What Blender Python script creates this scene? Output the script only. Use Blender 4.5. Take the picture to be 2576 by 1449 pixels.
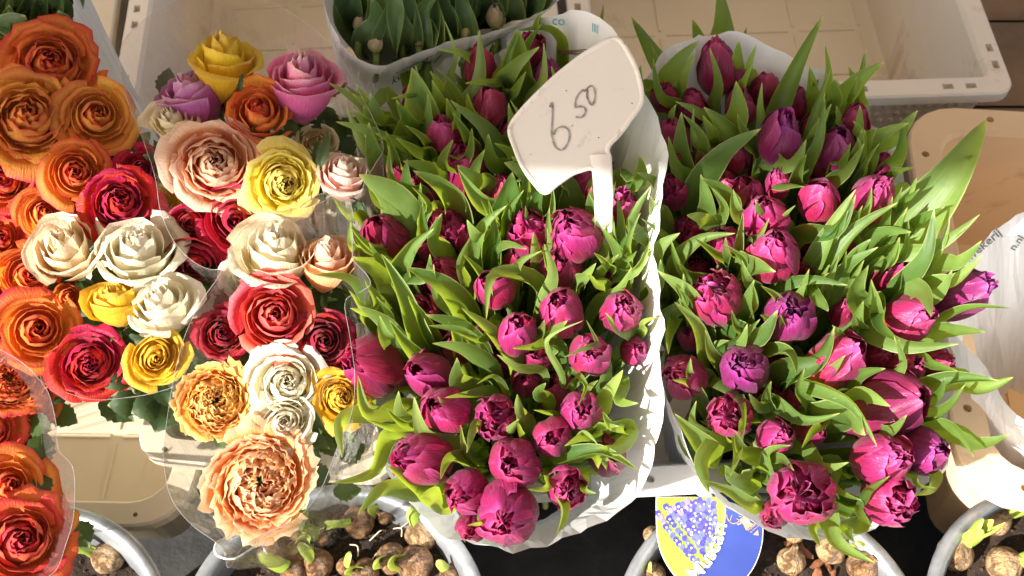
import bpy, bmesh, math, random
from mathutils import Vector, Matrix, noise
rad = math.radians
rnd = random.Random(11)
scene = bpy.context.scene
for o in list(bpy.data.objects): bpy.data.objects.remove(o)

# ------------------------------------------------------------------ camera
PITCH = rad(58); HF = rad(50)
TARGET = Vector((0, 0, .55)); DIST = .95
FWD = Vector((0, math.cos(PITCH), -math.sin(PITCH)))
UP = Vector((0, math.sin(PITCH), math.cos(PITCH)))
RIGHT = Vector((1, 0, 0))
CAM = TARGET - FWD * DIST
cam = bpy.data.cameras.new('camera'); camo = bpy.data.objects.new('camera', cam)
scene.collection.objects.link(camo); scene.camera = camo
camo.location = CAM
camo.rotation_euler = Matrix((RIGHT, UP, -FWD)).transposed().to_euler()
cam.sensor_width = 36; cam.angle = HF
cam.clip_start = .02; cam.clip_end = 300
cam.dof.use_dof = True; cam.dof.focus_distance = .93; cam.dof.aperture_fstop = 9
# ------------------------------------------------------------------ light
SUN = Vector((-.70, -.50, .52)).normalized()           # direction towards the sun
world = bpy.data.worlds.new('World'); scene.world = world; world.use_nodes = True
wn = world.node_tree.nodes; wl = world.node_tree.links
sky = wn.new('ShaderNodeTexSky'); sky.sky_type = 'NISHITA'; sky.sun_disc = False; sky.air_density = .8; sky.dust_density = 2.2; sky.ozone_density = .6
sky.sun_elevation = math.asin(SUN.z); sky.sun_rotation = math.atan2(SUN.x, SUN.y)
wl.new(sky.outputs[0], wn['Background'].inputs[0]); wn['Background'].inputs[1].default_value = .085
sl = bpy.data.lights.new('sun', 'SUN'); slo = bpy.data.objects.new('sun', sl)
scene.collection.objects.link(slo)
sl.energy = 5.0; sl.angle = rad(.53); sl.color = (1, .95, .87)
slo.rotation_euler = SUN.to_track_quat('Z', 'Y').to_euler()
slo.location = SUN * 6
scene.view_settings.view_transform = 'Standard'; scene.view_settings.look = 'None'
scene.view_settings.gamma = 1; scene.view_settings.use_curve_mapping = False
scene.view_settings.exposure = 1.52
scene.cycles.max_bounces = 8; scene.cycles.transparent_max_bounces = 16

# ------------------------------------------------------------------ measuring helpers
FPX = 1288 / math.tan(HF / 2)
SLOPE = .30
def ray(px, py): return FWD + RIGHT * ((px - 1288) / FPX) - UP * ((py - 724.5) / FPX)
def atz(px, py, z):
    d = ray(px, py); return CAM + d * ((z - CAM.z) / d.z)
def at(px, py, dz=0):                                    # on the gently sloping top of the flowers
    d = ray(px, py); n = Vector((0, -SLOPE, 1))
    return CAM + d * ((.55 + dz - n.dot(CAM)) / n.dot(d))
def mpp(P): return (P - CAM).dot(FWD) / FPX              # metres per photo unit at a point

# ------------------------------------------------------------------ object helpers
COL = scene.collection
def tag(o, label, cat, group=None):
    o['label'] = label; o['category'] = cat
    if group: o['group'] = group
    return o
def mesh(name, verts, faces, uvs=None, smooth=True):
    me = bpy.data.meshes.new(name); me.from_pydata([tuple(v) for v in verts], [], faces)
    if uvs:
        l = me.uv_layers.new(name='uv')
        for lp in me.loops: l.data[lp.index].uv = uvs[lp.vertex_index]
    if smooth: me.polygons.foreach_set('use_smooth', [True] * len(me.polygons))
    return me
def ob(name, me, mat=None, parent=None):
    o = bpy.data.objects.new(name, me); COL.objects.link(o)
    if parent: o.parent = parent
    if mat:
        if not me.materials: me.materials.append(mat)
        o.material_slots[0].link = 'OBJECT'; o.material_slots[0].material = mat
    return o
def empty(name, loc):
    o = bpy.data.objects.new(name, None); COL.objects.link(o); o.location = loc; o.empty_display_size = .02
    return o
def grid(fn, nu, nv, closed=False):
    V = []; U = []; Fc = []
    for j in range(nv + 1):
        for i in range(nu + (0 if closed else 1)):
            u = i / nu; v = j / nv
            V.append(fn(u, v)); U.append((u, v))
    w = nu if closed else nu + 1
    for j in range(nv):
        for i in range(nu):
            a = j * w + i; b = j * w + (i + 1) % w
            Fc.append((a, b, b + w, a + w))
    return V, Fc, U
def tube(pts, r, n=6, cap=True):
    pts = [Vector(p) for p in pts]; V = []; Fc = []; U = []
    for k, p in enumerate(pts):
        t = (pts[min(k + 1, len(pts) - 1)] - pts[max(k - 1, 0)]).normalized()
        s = t.cross(Vector((.31, .93, .17))).normalized(); q = t.cross(s)
        rr = r(k / (len(pts) - 1)) if callable(r) else r
        for i in range(n):
            a = 2 * math.pi * i / n; V.append(p + (s * math.cos(a) + q * math.sin(a)) * rr); U.append((i / n, k / (len(pts) - 1)))
    for k in range(len(pts) - 1):
        for i in range(n):
            a = k * n + i; b = k * n + (i + 1) % n; Fc.append((a, b, b + n, a + n))
    if cap: Fc.append(tuple(range(n))[::-1]); Fc.append(tuple(range(len(V) - n, len(V))))
    return V, Fc, U
def lathe(prof, n=24, fn=None):
    V = []; Fc = []; U = []
    for k, (r, z) in enumerate(prof):
        for i in range(n):
            a = 2 * math.pi * i / n; v = Vector((r * math.cos(a), r * math.sin(a), z)); V.append(fn(v) if fn else v); U.append((i / n, k / (len(prof) - 1)))
    for k in range(len(prof) - 1):
        for i in range(n):
            a = k * n + i; b = k * n + (i + 1) % n; Fc.append((a, b, b + n, a + n))
    return V, Fc, U
def boxv(x0, x1, y0, y1, z0, z1):
    V = [Vector((x, y, z)) for z in (z0, z1) for y in (y0, y1) for x in (x0, x1)]
    return V, [(0, 2, 3, 1), (4, 5, 7, 6), (0, 1, 5, 4), (2, 6, 7, 3), (0, 4, 6, 2), (1, 3, 7, 5)]
def catmull(P, n, closed=False):
    P = [Vector(p) for p in P]; N = len(P); out = []
    segs = N if closed else N - 1
    for k in range(n if closed else n + 1):
        s = k / n * segs; i = min(int(s), segs - 1); t = s - i
        g = (lambda j: P[j % N]) if closed else (lambda j: P[max(0, min(N - 1, j))])
        a, b, c, d = g(i - 1), g(i), g(i + 1), g(i + 2)
        out.append(.5 * ((2 * b) + (c - a) * t + (2 * a - 5 * b + 4 * c - d) * t * t + (3 * b - a - 3 * c + d) * t ** 3))
    return out
def nz(x, y, z=0): return noise.noise(Vector((x, y, z)))

# ------------------------------------------------------------------ materials
def new_mat(name):
    m = bpy.data.materials.new(name); m.use_nodes = True
    return m, m.node_tree.nodes, m.node_tree.links
def inp(n, k, v):
    if k in n.inputs: n.inputs[k].default_value = v
def c4(c): return (c[0], c[1], c[2], 1)
def ramp(N, stops, interp='LINEAR'):
    r = N.new('ShaderNodeValToRGB'); r.color_ramp.interpolation = interp
    e = r.color_ramp.elements
    while len(e) < len(stops): e.new(.5)
    for el, (p, c) in zip(e, stops): el.position = p; el.color = c4(c)
    return r
def mixc(N, L, fac, a, b, mode='MIX'):
    m = N.new('ShaderNodeMix'); m.data_type = 'RGBA'; m.blend_type = mode
    for k, v in ((0, fac), (6, a), (7, b)):
        if hasattr(v, 'is_output'): L.new(v, m.inputs[k])
        elif k == 0: m.inputs[0].default_value = v
        else: m.inputs[k].default_value = c4(v)
    return m.outputs[2]
def texn(N, L, coord, scale, detail=3, rough=.55, dist=0, sx=None):
    t = N.new('ShaderNodeTexNoise'); t.inputs['Scale'].default_value = scale; t.inputs['Detail'].default_value = detail
    t.inputs['Roughness'].default_value = rough; t.inputs['Distortion'].default_value = dist
    if sx:
        mp = N.new('ShaderNodeMapping'); mp.inputs['Scale'].default_value = sx; L.new(coord, mp.inputs['Vector']); coord = mp.outputs[0]
    L.new(coord, t.inputs['Vector']); return t.outputs['Fac']
def petal_mat(name, stops, trans=.32, tcol=None, rough=.5, vein=.25, stain=0, hue=.03, spec=.3):
    m, N, L = new_mat(name); p = N['Principled BSDF']; out = N['Material Output']
    tc = N.new('ShaderNodeTexCoord'); sep = N.new('ShaderNodeSeparateXYZ'); L.new(tc.outputs['UV'], sep.inputs[0])
    oi = N.new('ShaderNodeObjectInfo')
    n1 = texn(N, L, tc.outputs['UV'], 2.5, 3, .6, .4)
    ad = N.new('ShaderNodeMath'); ad.operation = 'MULTIPLY_ADD'; L.new(n1, ad.inputs[0]); ad.inputs[1].default_value = .16; L.new(sep.outputs['Y'], ad.inputs[2])
    sb = N.new('ShaderNodeMath'); sb.operation = 'SUBTRACT'; L.new(ad.outputs[0], sb.inputs[0]); sb.inputs[1].default_value = .08
    r = ramp(N, stops); L.new(sb.outputs[0], r.inputs[0])
    st = texn(N, L, tc.outputs['UV'], 3, 4, .6, .3, (16, 1.3, 1))
    vr = ramp(N, [(.3, (1 - vein,) * 3), (.72, (1 + vein * .35,) * 3)]); L.new(st, vr.inputs[0])
    col = mixc(N, L, 1, r.outputs[0], vr.outputs[0], 'MULTIPLY')
    hs = N.new('ShaderNodeHueSaturation'); L.new(col, hs.inputs['Color'])
    mr = N.new('ShaderNodeMapRange'); L.new(oi.outputs['Random'], mr.inputs[0]); mr.inputs[3].default_value = .5 - hue * .5; mr.inputs[4].default_value = .5 + hue * .5
    L.new(mr.outputs[0], hs.inputs['Hue'])
    mv = N.new('ShaderNodeMapRange'); L.new(oi.outputs['Random'], mv.inputs[0]); mv.inputs[3].default_value = .86; mv.inputs[4].default_value = 1.1
    L.new(mv.outputs[0], hs.inputs['Value']); col = hs.outputs[0]
    if stain:
        s2 = texn(N, L, tc.outputs['Object'], 5, 5, .7, 1.2)
        sr = ramp(N, [(.62, (0, 0, 0)), (.72, (stain,) * 3)]); L.new(s2, sr.inputs[0])
        col = mixc(N, L, sr.outputs[0], col, (.25, .11, .04))
        ev = ramp(N, [(.93, (0, 0, 0)), (.99, (1, 1, 1))]); L.new(sep.outputs['Y'], ev.inputs[0]); en = texn(N, L, tc.outputs['Object'], 2.2, 4, .7); er = ramp(N, [(.54, (0, 0, 0)), (.62, (.35,) * 3)]); L.new(en, er.inputs[0])
        em = mixc(N, L, 1, ev.outputs[0], er.outputs[0], 'MULTIPLY'); col = mixc(N, L, em, col, (.36, .17, .07))
    L.new(col, p.inputs['Base Color']); inp(p, 'Roughness', rough); inp(p, 'Specular IOR Level', spec)
    inp(p, 'Sheen Weight', .12); inp(p, 'Sheen Roughness', .5)
    b = N.new('ShaderNodeBump'); b.inputs['Strength'].default_value = .3; b.inputs['Distance'].default_value = .02
    L.new(st, b.inputs['Height']); L.new(b.outputs[0], p.inputs['Normal'])
    t = N.new('ShaderNodeBsdfTranslucent')
    tcl = mixc(N, L, 1, col, tcol or (1, .92, .85), 'MULTIPLY'); L.new(tcl, t.inputs[0])
    mx = N.new('ShaderNodeMixShader'); mx.inputs[0].default_value = trans
    L.new(p.outputs[0], mx.inputs[1]); L.new(t.outputs[0], mx.inputs[2]); L.new(mx.outputs[0], out.inputs[0])
    return m
M = {}
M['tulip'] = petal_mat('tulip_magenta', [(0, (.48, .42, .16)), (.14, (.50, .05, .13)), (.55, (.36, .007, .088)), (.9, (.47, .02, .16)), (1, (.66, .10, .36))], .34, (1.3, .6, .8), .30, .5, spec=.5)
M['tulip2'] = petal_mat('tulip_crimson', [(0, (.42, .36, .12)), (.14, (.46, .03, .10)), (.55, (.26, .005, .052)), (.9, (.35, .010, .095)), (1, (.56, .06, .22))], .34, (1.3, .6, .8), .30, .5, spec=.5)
M['tulip_purple'] = petal_mat('tulip_purple', [(0, (.4, .18, .15)), (.15, (.34, .02, .15)), (.6, (.24, .007, .10)), (.9, (.32, .016, .17)), (1, (.46, .07, .36))], .32, (1.2, .6, 1), .30, .5, spec=.5)
M['orange'] = petal_mat('rose_orange', [(0, (.88, .50, .06)), (.4, (.88, .34, .05)), (.86, (.88, .29, .055)), (.97, (.80, .14, .04)), (1, (.6, .03, .04))], .42, None, .5, .14, .25)
M['amber'] = petal_mat('rose_amber', [(0, (.88, .55, .08)), (.5, (.90, .49, .07)), (.88, (.90, .44, .08)), (.98, (.84, .26, .07)), (1, (.75, .13, .08))], .42, None, .5, .12, .3)
M['redorange'] = petal_mat('rose_redorange', [(0, (.88, .45, .05)), (.35, (.86, .27, .04)), (.65, (.85, .18, .04)), (.93, (.74, .07, .04)), (1, (.55, .02, .05))], .3, None, .5, .14, .25)
M['red'] = petal_mat('rose_red', [(0, (.6, .08, .03)), (.3, (.60, .012, .03)), (.85, (.60, .010, .03)), (1, (.5, .01, .05))], .25, (1, .7, .7), .42, .16)
M['darkred'] = petal_mat('rose_darkred', [(0, (.4, .03, .02)), (.3, (.36, .006, .014)), (.85, (.38, .006, .016)), (1, (.26, .004, .02))], .2, (1, .7, .7), .42, .16)
M['coral'] = petal_mat('rose_coral', [(0, (.8, .3, .12)), (.3, (.78, .07, .06)), (.85, (.80, .085, .08)), (1, (.85, .16, .14))], .3, None, .45, .14)
M['cream'] = petal_mat('rose_cream', [(0, (.80, .74, .30)), (.4, (.86, .77, .46)), (.85, (.88, .82, .60)), (1, (.9, .84, .66))], .42, None, .5, .08, .3)
M['white'] = petal_mat('rose_white', [(0, (.74, .78, .40)), (.4, (.84, .82, .58)), (.85, (.88, .86, .70)), (1, (.9, .87, .74))], .42, None, .5, .06, .25)
M['ivory'] = petal_mat('rose_ivory_peach', [(0, (.86, .66, .26)), (.4, (.88, .72, .42)), (.85, (.9, .79, .56)), (1, (.9, .78, .6))], .42, None, .5, .08, .3)
M['yellow'] = petal_mat('rose_yellow', [(0, (.86, .62, .03)), (.4, (.87, .56, .02)), (.88, (.88, .62, .04)), (1, (.85, .58, .10))], .42, None, .48, .12, .3)
M['lemon'] = petal_mat('rose_lemon', [(0, (.86, .62, .03)), (.4, (.87, .68, .04)), (.88, (.89, .78, .16)), (1, (.9, .82, .3))], .42, None, .48, .1, .2)
M['lilac'] = petal_mat('rose_lilac', [(0, (.6, .3, .3)), (.3, (.60, .10, .42)), (.85, (.64, .19, .52)), (1, (.72, .42, .56))], .3, None, .5, .14, .2)
M['pink'] = petal_mat('rose_pink', [(0, (.8, .5, .4)), (.3, (.82, .11, .34)), (.8, (.86, .20, .45)), (.95, (.88, .40, .56)), (1, (.8, .6, .55))], .3, None, .5, .12, .3)
M['peach'] = petal_mat('rose_peach', [(0, (.9, .36, .10)), (.45, (.9, .38, .15)), (.8, (.92, .54, .32)), (1, (.92, .72, .56))], .44, None, .5, .1, .25)
M['apricot'] = petal_mat('rose_apricot', [(0, (.95, .46, .04)), (.4, (.95, .44, .04)), (.8, (.95, .54, .10)), (1, (.95, .70, .28))], .5, None, .5, .1, .15)
M['salmon'] = petal_mat('rose_salmon', [(0, (.95, .50, .08)), (.4, (.95, .37, .06)), (.75, (.95, .47, .16)), (1, (.95, .70, .46))], .5, None, .5, .1, .15)
M['blush'] = petal_mat('rose_blush', [(0, (.85, .32, .30)), (.5, (.86, .46, .42)), (.85, (.88, .66, .60)), (1, (.9, .8, .72))], .42, None, .5, .1, .2)
M['bud'] = petal_mat('bud_pale', [(0, (.25, .30, .08)), (.5, (.5, .48, .25)), (1, (.62, .5, .38))], .25, None, .5, .2)
M['budorange'] = petal_mat('bud_orange', [(0, (.25, .27, .05)), (.5, (.45, .3, .07)), (1, (.6, .12, .05))], .25, None, .5, .2)

def leaf_mat(name, dark, light, tr, trans=.36, edge=(.42, .48, .16), rough=.38):
    m, N, L = new_mat(name); p = N['Principled BSDF']; out = N['Material Output']
    tc = N.new('ShaderNodeTexCoord'); sep = N.new('ShaderNodeSeparateXYZ'); L.new(tc.outputs['UV'], sep.inputs[0])
    oi = N.new('ShaderNodeObjectInfo')
    st = texn(N, L, tc.outputs['UV'], 2, 4, .65, .3, (24, 2, 1))
    bl = texn(N, L, tc.outputs['Object'], 30, 4, .6)
    a = mixc(N, L, oi.outputs['Random'], dark, light)
    vr = ramp(N, [(.3, (.72,) * 3), (.7, (1.15,) * 3)]); L.new(st, vr.inputs[0]); a = mixc(N, L, 1, a, vr.outputs[0], 'MULTIPLY')
    br = ramp(N, [(.35, (.8, .85, .8)), (.65, (1.12, 1.1, 1.1))]); L.new(bl, br.inputs[0]); a = mixc(N, L, 1, a, br.outputs[0], 'MULTIPLY')
    d = N.new('ShaderNodeMath'); d.operation = 'SUBTRACT'; L.new(sep.outputs['X'], d.inputs[0]); d.inputs[1].default_value = .5
    ab = N.new('ShaderNodeMath'); ab.operation = 'ABSOLUTE'; L.new(d.outputs[0], ab.inputs[0])
    er = ramp(N, [(.455, (0, 0, 0)), (.49, (.7,) * 3)]); L.new(ab.outputs[0], er.inputs[0]); a = mixc(N, L, er.outputs[0], a, edge)
    tr_ = ramp(N, [(.90, (0, 0, 0)), (.99, (.8,) * 3)]); L.new(sep.outputs['Y'], tr_.inputs[0]); a = mixc(N, L, tr_.outputs[0], a, (.55, .55, .2))
    L.new(a, p.inputs['Base Color']); inp(p, 'Roughness', rough); inp(p, 'Specular IOR Level', .5)
    b = N.new('ShaderNodeBump'); b.inputs['Strength'].default_value = .25; b.inputs['Distance'].default_value = .003; L.new(st, b.inputs['Height']); L.new(b.outputs[0], p.inputs['Normal'])
    t = N.new('ShaderNodeBsdfTranslucent'); tcl = mixc(N, L, .75, a, tr); L.new(tcl, t.inputs[0])
    mx = N.new('ShaderNodeMixShader'); mx.inputs[0].default_value = trans
    L.new(p.outputs[0], mx.inputs[1]); L.new(t.outputs[0], mx.inputs[2]); L.new(mx.outputs[0], out.inputs[0])
    return m
M['leaf'] = leaf_mat('tulip_leaf', (.055, .13, .028), (.22, .33, .09), (.52, .66, .04), .46, (.48, .55, .24))
M['leafback'] = leaf_mat('tulip_leaf_bluegreen', (.06, .13, .045), (.12, .20, .07), (.18, .28, .05))
M['roseleaf'] = leaf_mat('rose_leaf', (.025, .06, .018), (.07, .12, .035), (.2, .3, .04), .28, (.08, .12, .04), .45)
M['stem'] = leaf_mat('green_stem', (.12, .20, .05), (.2, .28, .08), (.3, .36, .05), .1, (.2, .25, .08))
M['sprout'] = leaf_mat('bulb_sprout', (.34, .46, .06), (.45, .55, .12), (.6, .65, .08), .3, (.55, .6, .2))

def plain(name, col, rough=.5, var=.12, scale=8, spots=None, trans=0, bump=0, metal=0, col2=None, spec=.4):
    m, N, L = new_mat(name); p = N['Principled BSDF']; out = N['Material Output']
    tc = N.new('ShaderNodeTexCoord'); n = texn(N, L, tc.outputs['Object'], scale, 5, .6, .3)
    c2 = col2 or tuple(x * (1 - var) for x in col); c1 = tuple(min(1, x * (1 + var * .5)) for x in col)
    r = ramp(N, [(.35, c2), (.65, c1)]); L.new(n, r.inputs[0]); a = r.outputs[0]
    if spots:
        c, sc, lo, amt = spots
        s = texn(N, L, tc.outputs['Object'], sc, 5, .7, .5); sr = ramp(N, [(lo, (0, 0, 0)), (lo + .1, (amt,) * 3)]); L.new(s, sr.inputs[0])
        a = mixc(N, L, sr.outputs[0], a, c)
    L.new(a, p.inputs['Base Color']); inp(p, 'Roughness', rough); inp(p, 'Metallic', metal); inp(p, 'Specular IOR Level', spec)
    if bump:
        b = N.new('ShaderNodeBump'); b.inputs['Strength'].default_value = bump; b.inputs['Distance'].default_value = .003
        n2 = texn(N, L, tc.outputs['Object'], scale * 4, 5, .65); L.new(n2, b.inputs['Height']); L.new(b.outputs[0], p.inputs['Normal'])
    if trans:
        t = N.new('ShaderNodeBsdfTranslucent'); L.new(a, t.inputs[0]); mx = N.new('ShaderNodeMixShader'); mx.inputs[0].default_value = trans
        L.new(p.outputs[0], mx.inputs[1]); L.new(t.outputs[0], mx.inputs[2]); L.new(mx.outputs[0], out.inputs[0])
    return m
M['paper'] = plain('wrapping_paper', (.85, .85, .85), .5, .03, 9, None, .2, .2)
M['cratewhite'] = plain('crate_white_plastic', (.79, .73, .63), .42, .05, 5, ((.38, .25, .14), 7, .60, .45), .05)
M['cratecream'] = plain('crate_cream_plastic', (.72, .62, .46), .45, .05, 5, ((.36, .25, .15), 9, .62, .4), .06)
M['cratetan'] = plain('crate_tan_plastic', (.82, .61, .38), .45, .06, 4, ((.32, .18, .08), 8, .62, .35), .12)
M['crategrey'] = plain('crate_grey_white_plastic', (.70, .68, .63), .4, .05, 6, ((.36, .30, .24), 14, .60, .6), .04)
M['sign'] = plain('sign_plastic', (.76, .74, .70), .42, .035, 6, ((.46, .36, .24), 32, .60, .45), .1)
M['signrim'] = plain('sign_border_plastic', (.76, .73, .68), .42, .12, 20, ((.26, .18, .11), 45, .58, .6))
M['ink'] = plain('marker_ink', (.13, .12, .12), .6, .5, 160, None, 0, 0, 0, (.4, .38, .36))
M['zinc'] = plain('galvanised_zinc', (.36, .38, .40), .40, .3, 30, ((.22, .20, .18), 18, .62, .5), 0, .15, .65)
M['zincin'] = plain('zinc_inside', (.42, .42, .42), .55, .25, 25, ((.12, .09, .07), 14, .56, .7), 0, .2, .4)
M['soil'] = plain('potting_soil', (.035, .020, .012), .95, .5, 60, None, 0, 1, 0, (.012, .007, .005))
M['crumb'] = plain('soil_crumb', (.055, .032, .02), .95, .5, 30, None, 0, .8)
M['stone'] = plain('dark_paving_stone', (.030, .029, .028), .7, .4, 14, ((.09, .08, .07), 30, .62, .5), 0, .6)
def bulb_mat(name, a, b, dark):
    m, N, L = new_mat(name); p = N['Principled BSDF']; tc = N.new('ShaderNodeTexCoord'); oi = N.new('ShaderNodeObjectInfo')
    st = texn(N, L, tc.outputs['Object'], 2.6, 5, .65, .5, (3, 3, .35)); r = ramp(N, [(.3, dark), (.45, b), (.7, a)]); L.new(st, r.inputs[0])
    bl = texn(N, L, tc.outputs['Object'], 1.1, 3, .6, 1.0); br = ramp(N, [(.42, (.25, .2, .16)), (.55, (1, 1, 1))]); L.new(bl, br.inputs[0])
    c = mixc(N, L, .85, r.outputs[0], br.outputs[0], 'MULTIPLY'); L.new(c, p.inputs['Base Color']); inp(p, 'Roughness', .42)
    bp = N.new('ShaderNodeBump'); bp.inputs['Strength'].default_value = .5; bp.inputs['Distance'].default_value = .05; L.new(st, bp.inputs['Height']); L.new(bp.outputs[0], p.inputs['Normal']); return m
M['bulb'] = bulb_mat('bulb_skin', (.42, .26, .12), (.22, .105, .045), (.06, .025, .01))
M['bulbpale'] = bulb_mat('bulb_pale_skin', (.52, .38, .21), (.36, .22, .10), (.10, .045, .018))
M['root'] = plain('root', (.6, .5, .36), .6, .2, 40)
M['chip'] = plain('bark_chip', (.22, .085, .035), .8, .4, 60, None, 0, .5)
M['wood'] = plain('bench_wood', (.20, .12, .06), .7, .3, 10, None, 0, .3)
M['canvas'] = plain('awning_canvas', (.70, .55, .38), .8, .06, 4, None, .22)
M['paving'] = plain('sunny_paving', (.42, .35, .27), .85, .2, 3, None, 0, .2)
M['wire'] = plain('brown_wire', (.10, .05, .025), .5, .2, 50)
M['greenprint'] = plain('green_print', (.01, .16, .12), .6, .1, 50)
M['tealprint'] = plain('teal_print', (.25, .52, .58), .6, .1, 50)
M['blackprint'] = plain('black_print', (.13, .16, .15), .6, .1, 50)
M['tagwhite'] = plain('tag_white', (.8, .8, .78), .35, .03, 20)
M['tagblue'] = plain('tag_blue', (.03, .055, .26), .32, .1, 30)
M['taggreen'] = plain('tag_green', (.21, .33, .035), .32, .2, 14, None, 0, 0, 0, (.33, .43, .06))
M['tagtan'] = plain('tag_tan', (.42, .28, .15), .4, .1, 40)
M['bell'] = plain('print_bell_violet', (.075, .06, .50), .35, .4, 300, None, 0, 0, 0, (.04, .03, .30))
M['bell2'] = plain('print_bell_light', (.14, .15, .66), .35, .3, 300)
M['bellpink'] = plain('print_bell_pink', (.38, .20, .45), .4, .2, 200)
M['film_edge'] = plain('film_edge', (.5, .5, .5), .15, .3, 30, None, .3)

def film_mat():
    m, N, L = new_mat('clear_film'); out = N['Material Output']; N.remove(N['Principled BSDF'])
    tr = N.new('ShaderNodeBsdfTransparent'); tr.inputs[0].default_value = (.975, .975, .98, 1)
    gl = N.new('ShaderNodeBsdfGlossy'); gl.inputs['Roughness'].default_value = .09
    di = N.new('ShaderNodeBsdfDiffuse'); di.inputs[0].default_value = (.8, .8, .8, 1)
    lw = N.new('ShaderNodeLayerWeight'); lw.inputs[0].default_value = .5
    tc = N.new('ShaderNodeTexCoord'); n = texn(N, L, tc.outputs['UV'], 1, 5, .6, .8, (34, 3.5, 1))
    b = N.new('ShaderNodeBump'); b.inputs['Strength'].default_value = .9; b.inputs['Distance'].default_value = .006; L.new(n, b.inputs['Height'])
    L.new(b.outputs[0], gl.inputs['Normal'])
    pw = N.new('ShaderNodeMath'); pw.operation = 'POWER'; L.new(lw.outputs['Facing'], pw.inputs[0]); pw.inputs[1].default_value = 4
    mul = N.new('ShaderNodeMath'); mul.operation = 'MULTIPLY_ADD'; L.new(pw.outputs[0], mul.inputs[0]); mul.inputs[1].default_value = .6; mul.inputs[2].default_value = .15; mul.use_clamp = True
    m1 = N.new('ShaderNodeMixShader'); m1.inputs[0].default_value = .045; L.new(tr.outputs[0], m1.inputs[1]); L.new(di.outputs[0], m1.inputs[2])
    m2 = N.new('ShaderNodeMixShader'); L.new(mul.outputs[0], m2.inputs[0]); L.new(m1.outputs[0], m2.inputs[1]); L.new(gl.outputs[0], m2.inputs[2])
    L.new(m2.outputs[0], out.inputs[0]); return m
M['film'] = film_mat()

# ------------------------------------------------------------------ setting: ground, bench, awning
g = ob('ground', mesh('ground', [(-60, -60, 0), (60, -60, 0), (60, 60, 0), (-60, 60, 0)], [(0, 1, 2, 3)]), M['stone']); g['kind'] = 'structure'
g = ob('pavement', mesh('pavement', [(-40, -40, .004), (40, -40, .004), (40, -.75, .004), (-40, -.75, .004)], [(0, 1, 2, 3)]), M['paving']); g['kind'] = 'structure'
BZ = .13
bench = tag(empty('display_bench', (0, .5, 0)), 'low wooden bench carrying the plastic flower crates', 'bench')
for k in range(7):
    y0 = .05 + k * .175
    V, Fc = boxv(-1.1, 1.15, y0 - .5, y0 + .18 - .5, BZ - .03, BZ - .002); ob('plank', mesh('plank', V, Fc, None, False), M['wood'], bench)
for x in (-1.05, 0, 1.05):
    for y in (-.5, .6):
        V, Fc = boxv(x - .03, x + .03, y, y + .06, 0, BZ - .03); ob('leg', mesh('leg', V, Fc, None, False), M['wood'], bench)
AE = at(1288, 425); ZE = 2.15
YE = AE.y + SUN.y / SUN.z * (ZE - AE.z)
aw = tag(empty('market_awning', (0, 2.6, 0)), 'plain canvas stall awning stretched above the flower display on posts', 'awning')
V, Fc, U = grid(lambda u, v: Vector((-4 + 8 * u, YE - 2.6 + (3.3 - YE) * v, ZE + .32 * v - .05 * math.sin(math.pi * v) + .004 * math.sin(u * 40))), 40, 8); ob('canopy', mesh('canopy', V, Fc, U), M['canvas'], aw)
for x in (-3.9, 3.9):
    V, Fc, U = tube([(x, .5, 0), (x, .5, ZE + .3)], .025, 10); ob('post', mesh('post', V, Fc), M['zinc'], aw)

# ------------------------------------------------------------------ crates
def rrect(w, d, r, inset, z, n=5):
    P = []; w2 = w / 2 - inset; d2 = d / 2 - inset; r = max(r - inset * .6, .004)
    for cx, cy, a0 in ((w2 - r, d2 - r, 0), (-w2 + r, d2 - r, 90), (-w2 + r, -d2 + r, 180), (w2 - r, -d2 + r, 270)):
        for i in range(n + 1):
            a = rad(a0 + 90 * i / n); P.append(Vector((cx + r * math.cos(a), cy + r * math.sin(a), z)))
    return P
def cutout(o, cutters):
    bm = bmesh.new()
    for kind, x, y, a, b in cutters:
        mtx = Matrix.Translation((x, y, 0))
        if kind == 'slot':
            bmesh.ops.create_cube(bm, size=1, matrix=mtx @ Matrix.Diagonal((a, b, 1, 1)))
        else:
            bmesh.ops.create_cone(bm, cap_ends=True, segments=14, radius1=a, radius2=a, depth=1, matrix=mtx)
    me = bpy.data.meshes.new('cut'); bm.to_mesh(me); bm.free()
    c = bpy.data.objects.new('cut', me); COL.objects.link(c); c.location = (0, 0, o['rimz'] + .49); c.parent = o.parent
    md = o.modifiers.new('b', 'BOOLEAN'); md.object = c; md.operation = 'DIFFERENCE'; md.solver = 'EXACT'
    bpy.context.view_layer.update(); dg = bpy.context.evaluated_depsgraph_get()
    nm = bpy.data.meshes.new_from_object(o.evaluated_get(dg)); o.modifiers.clear(); o.data = nm
    bpy.data.objects.remove(c)
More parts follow.
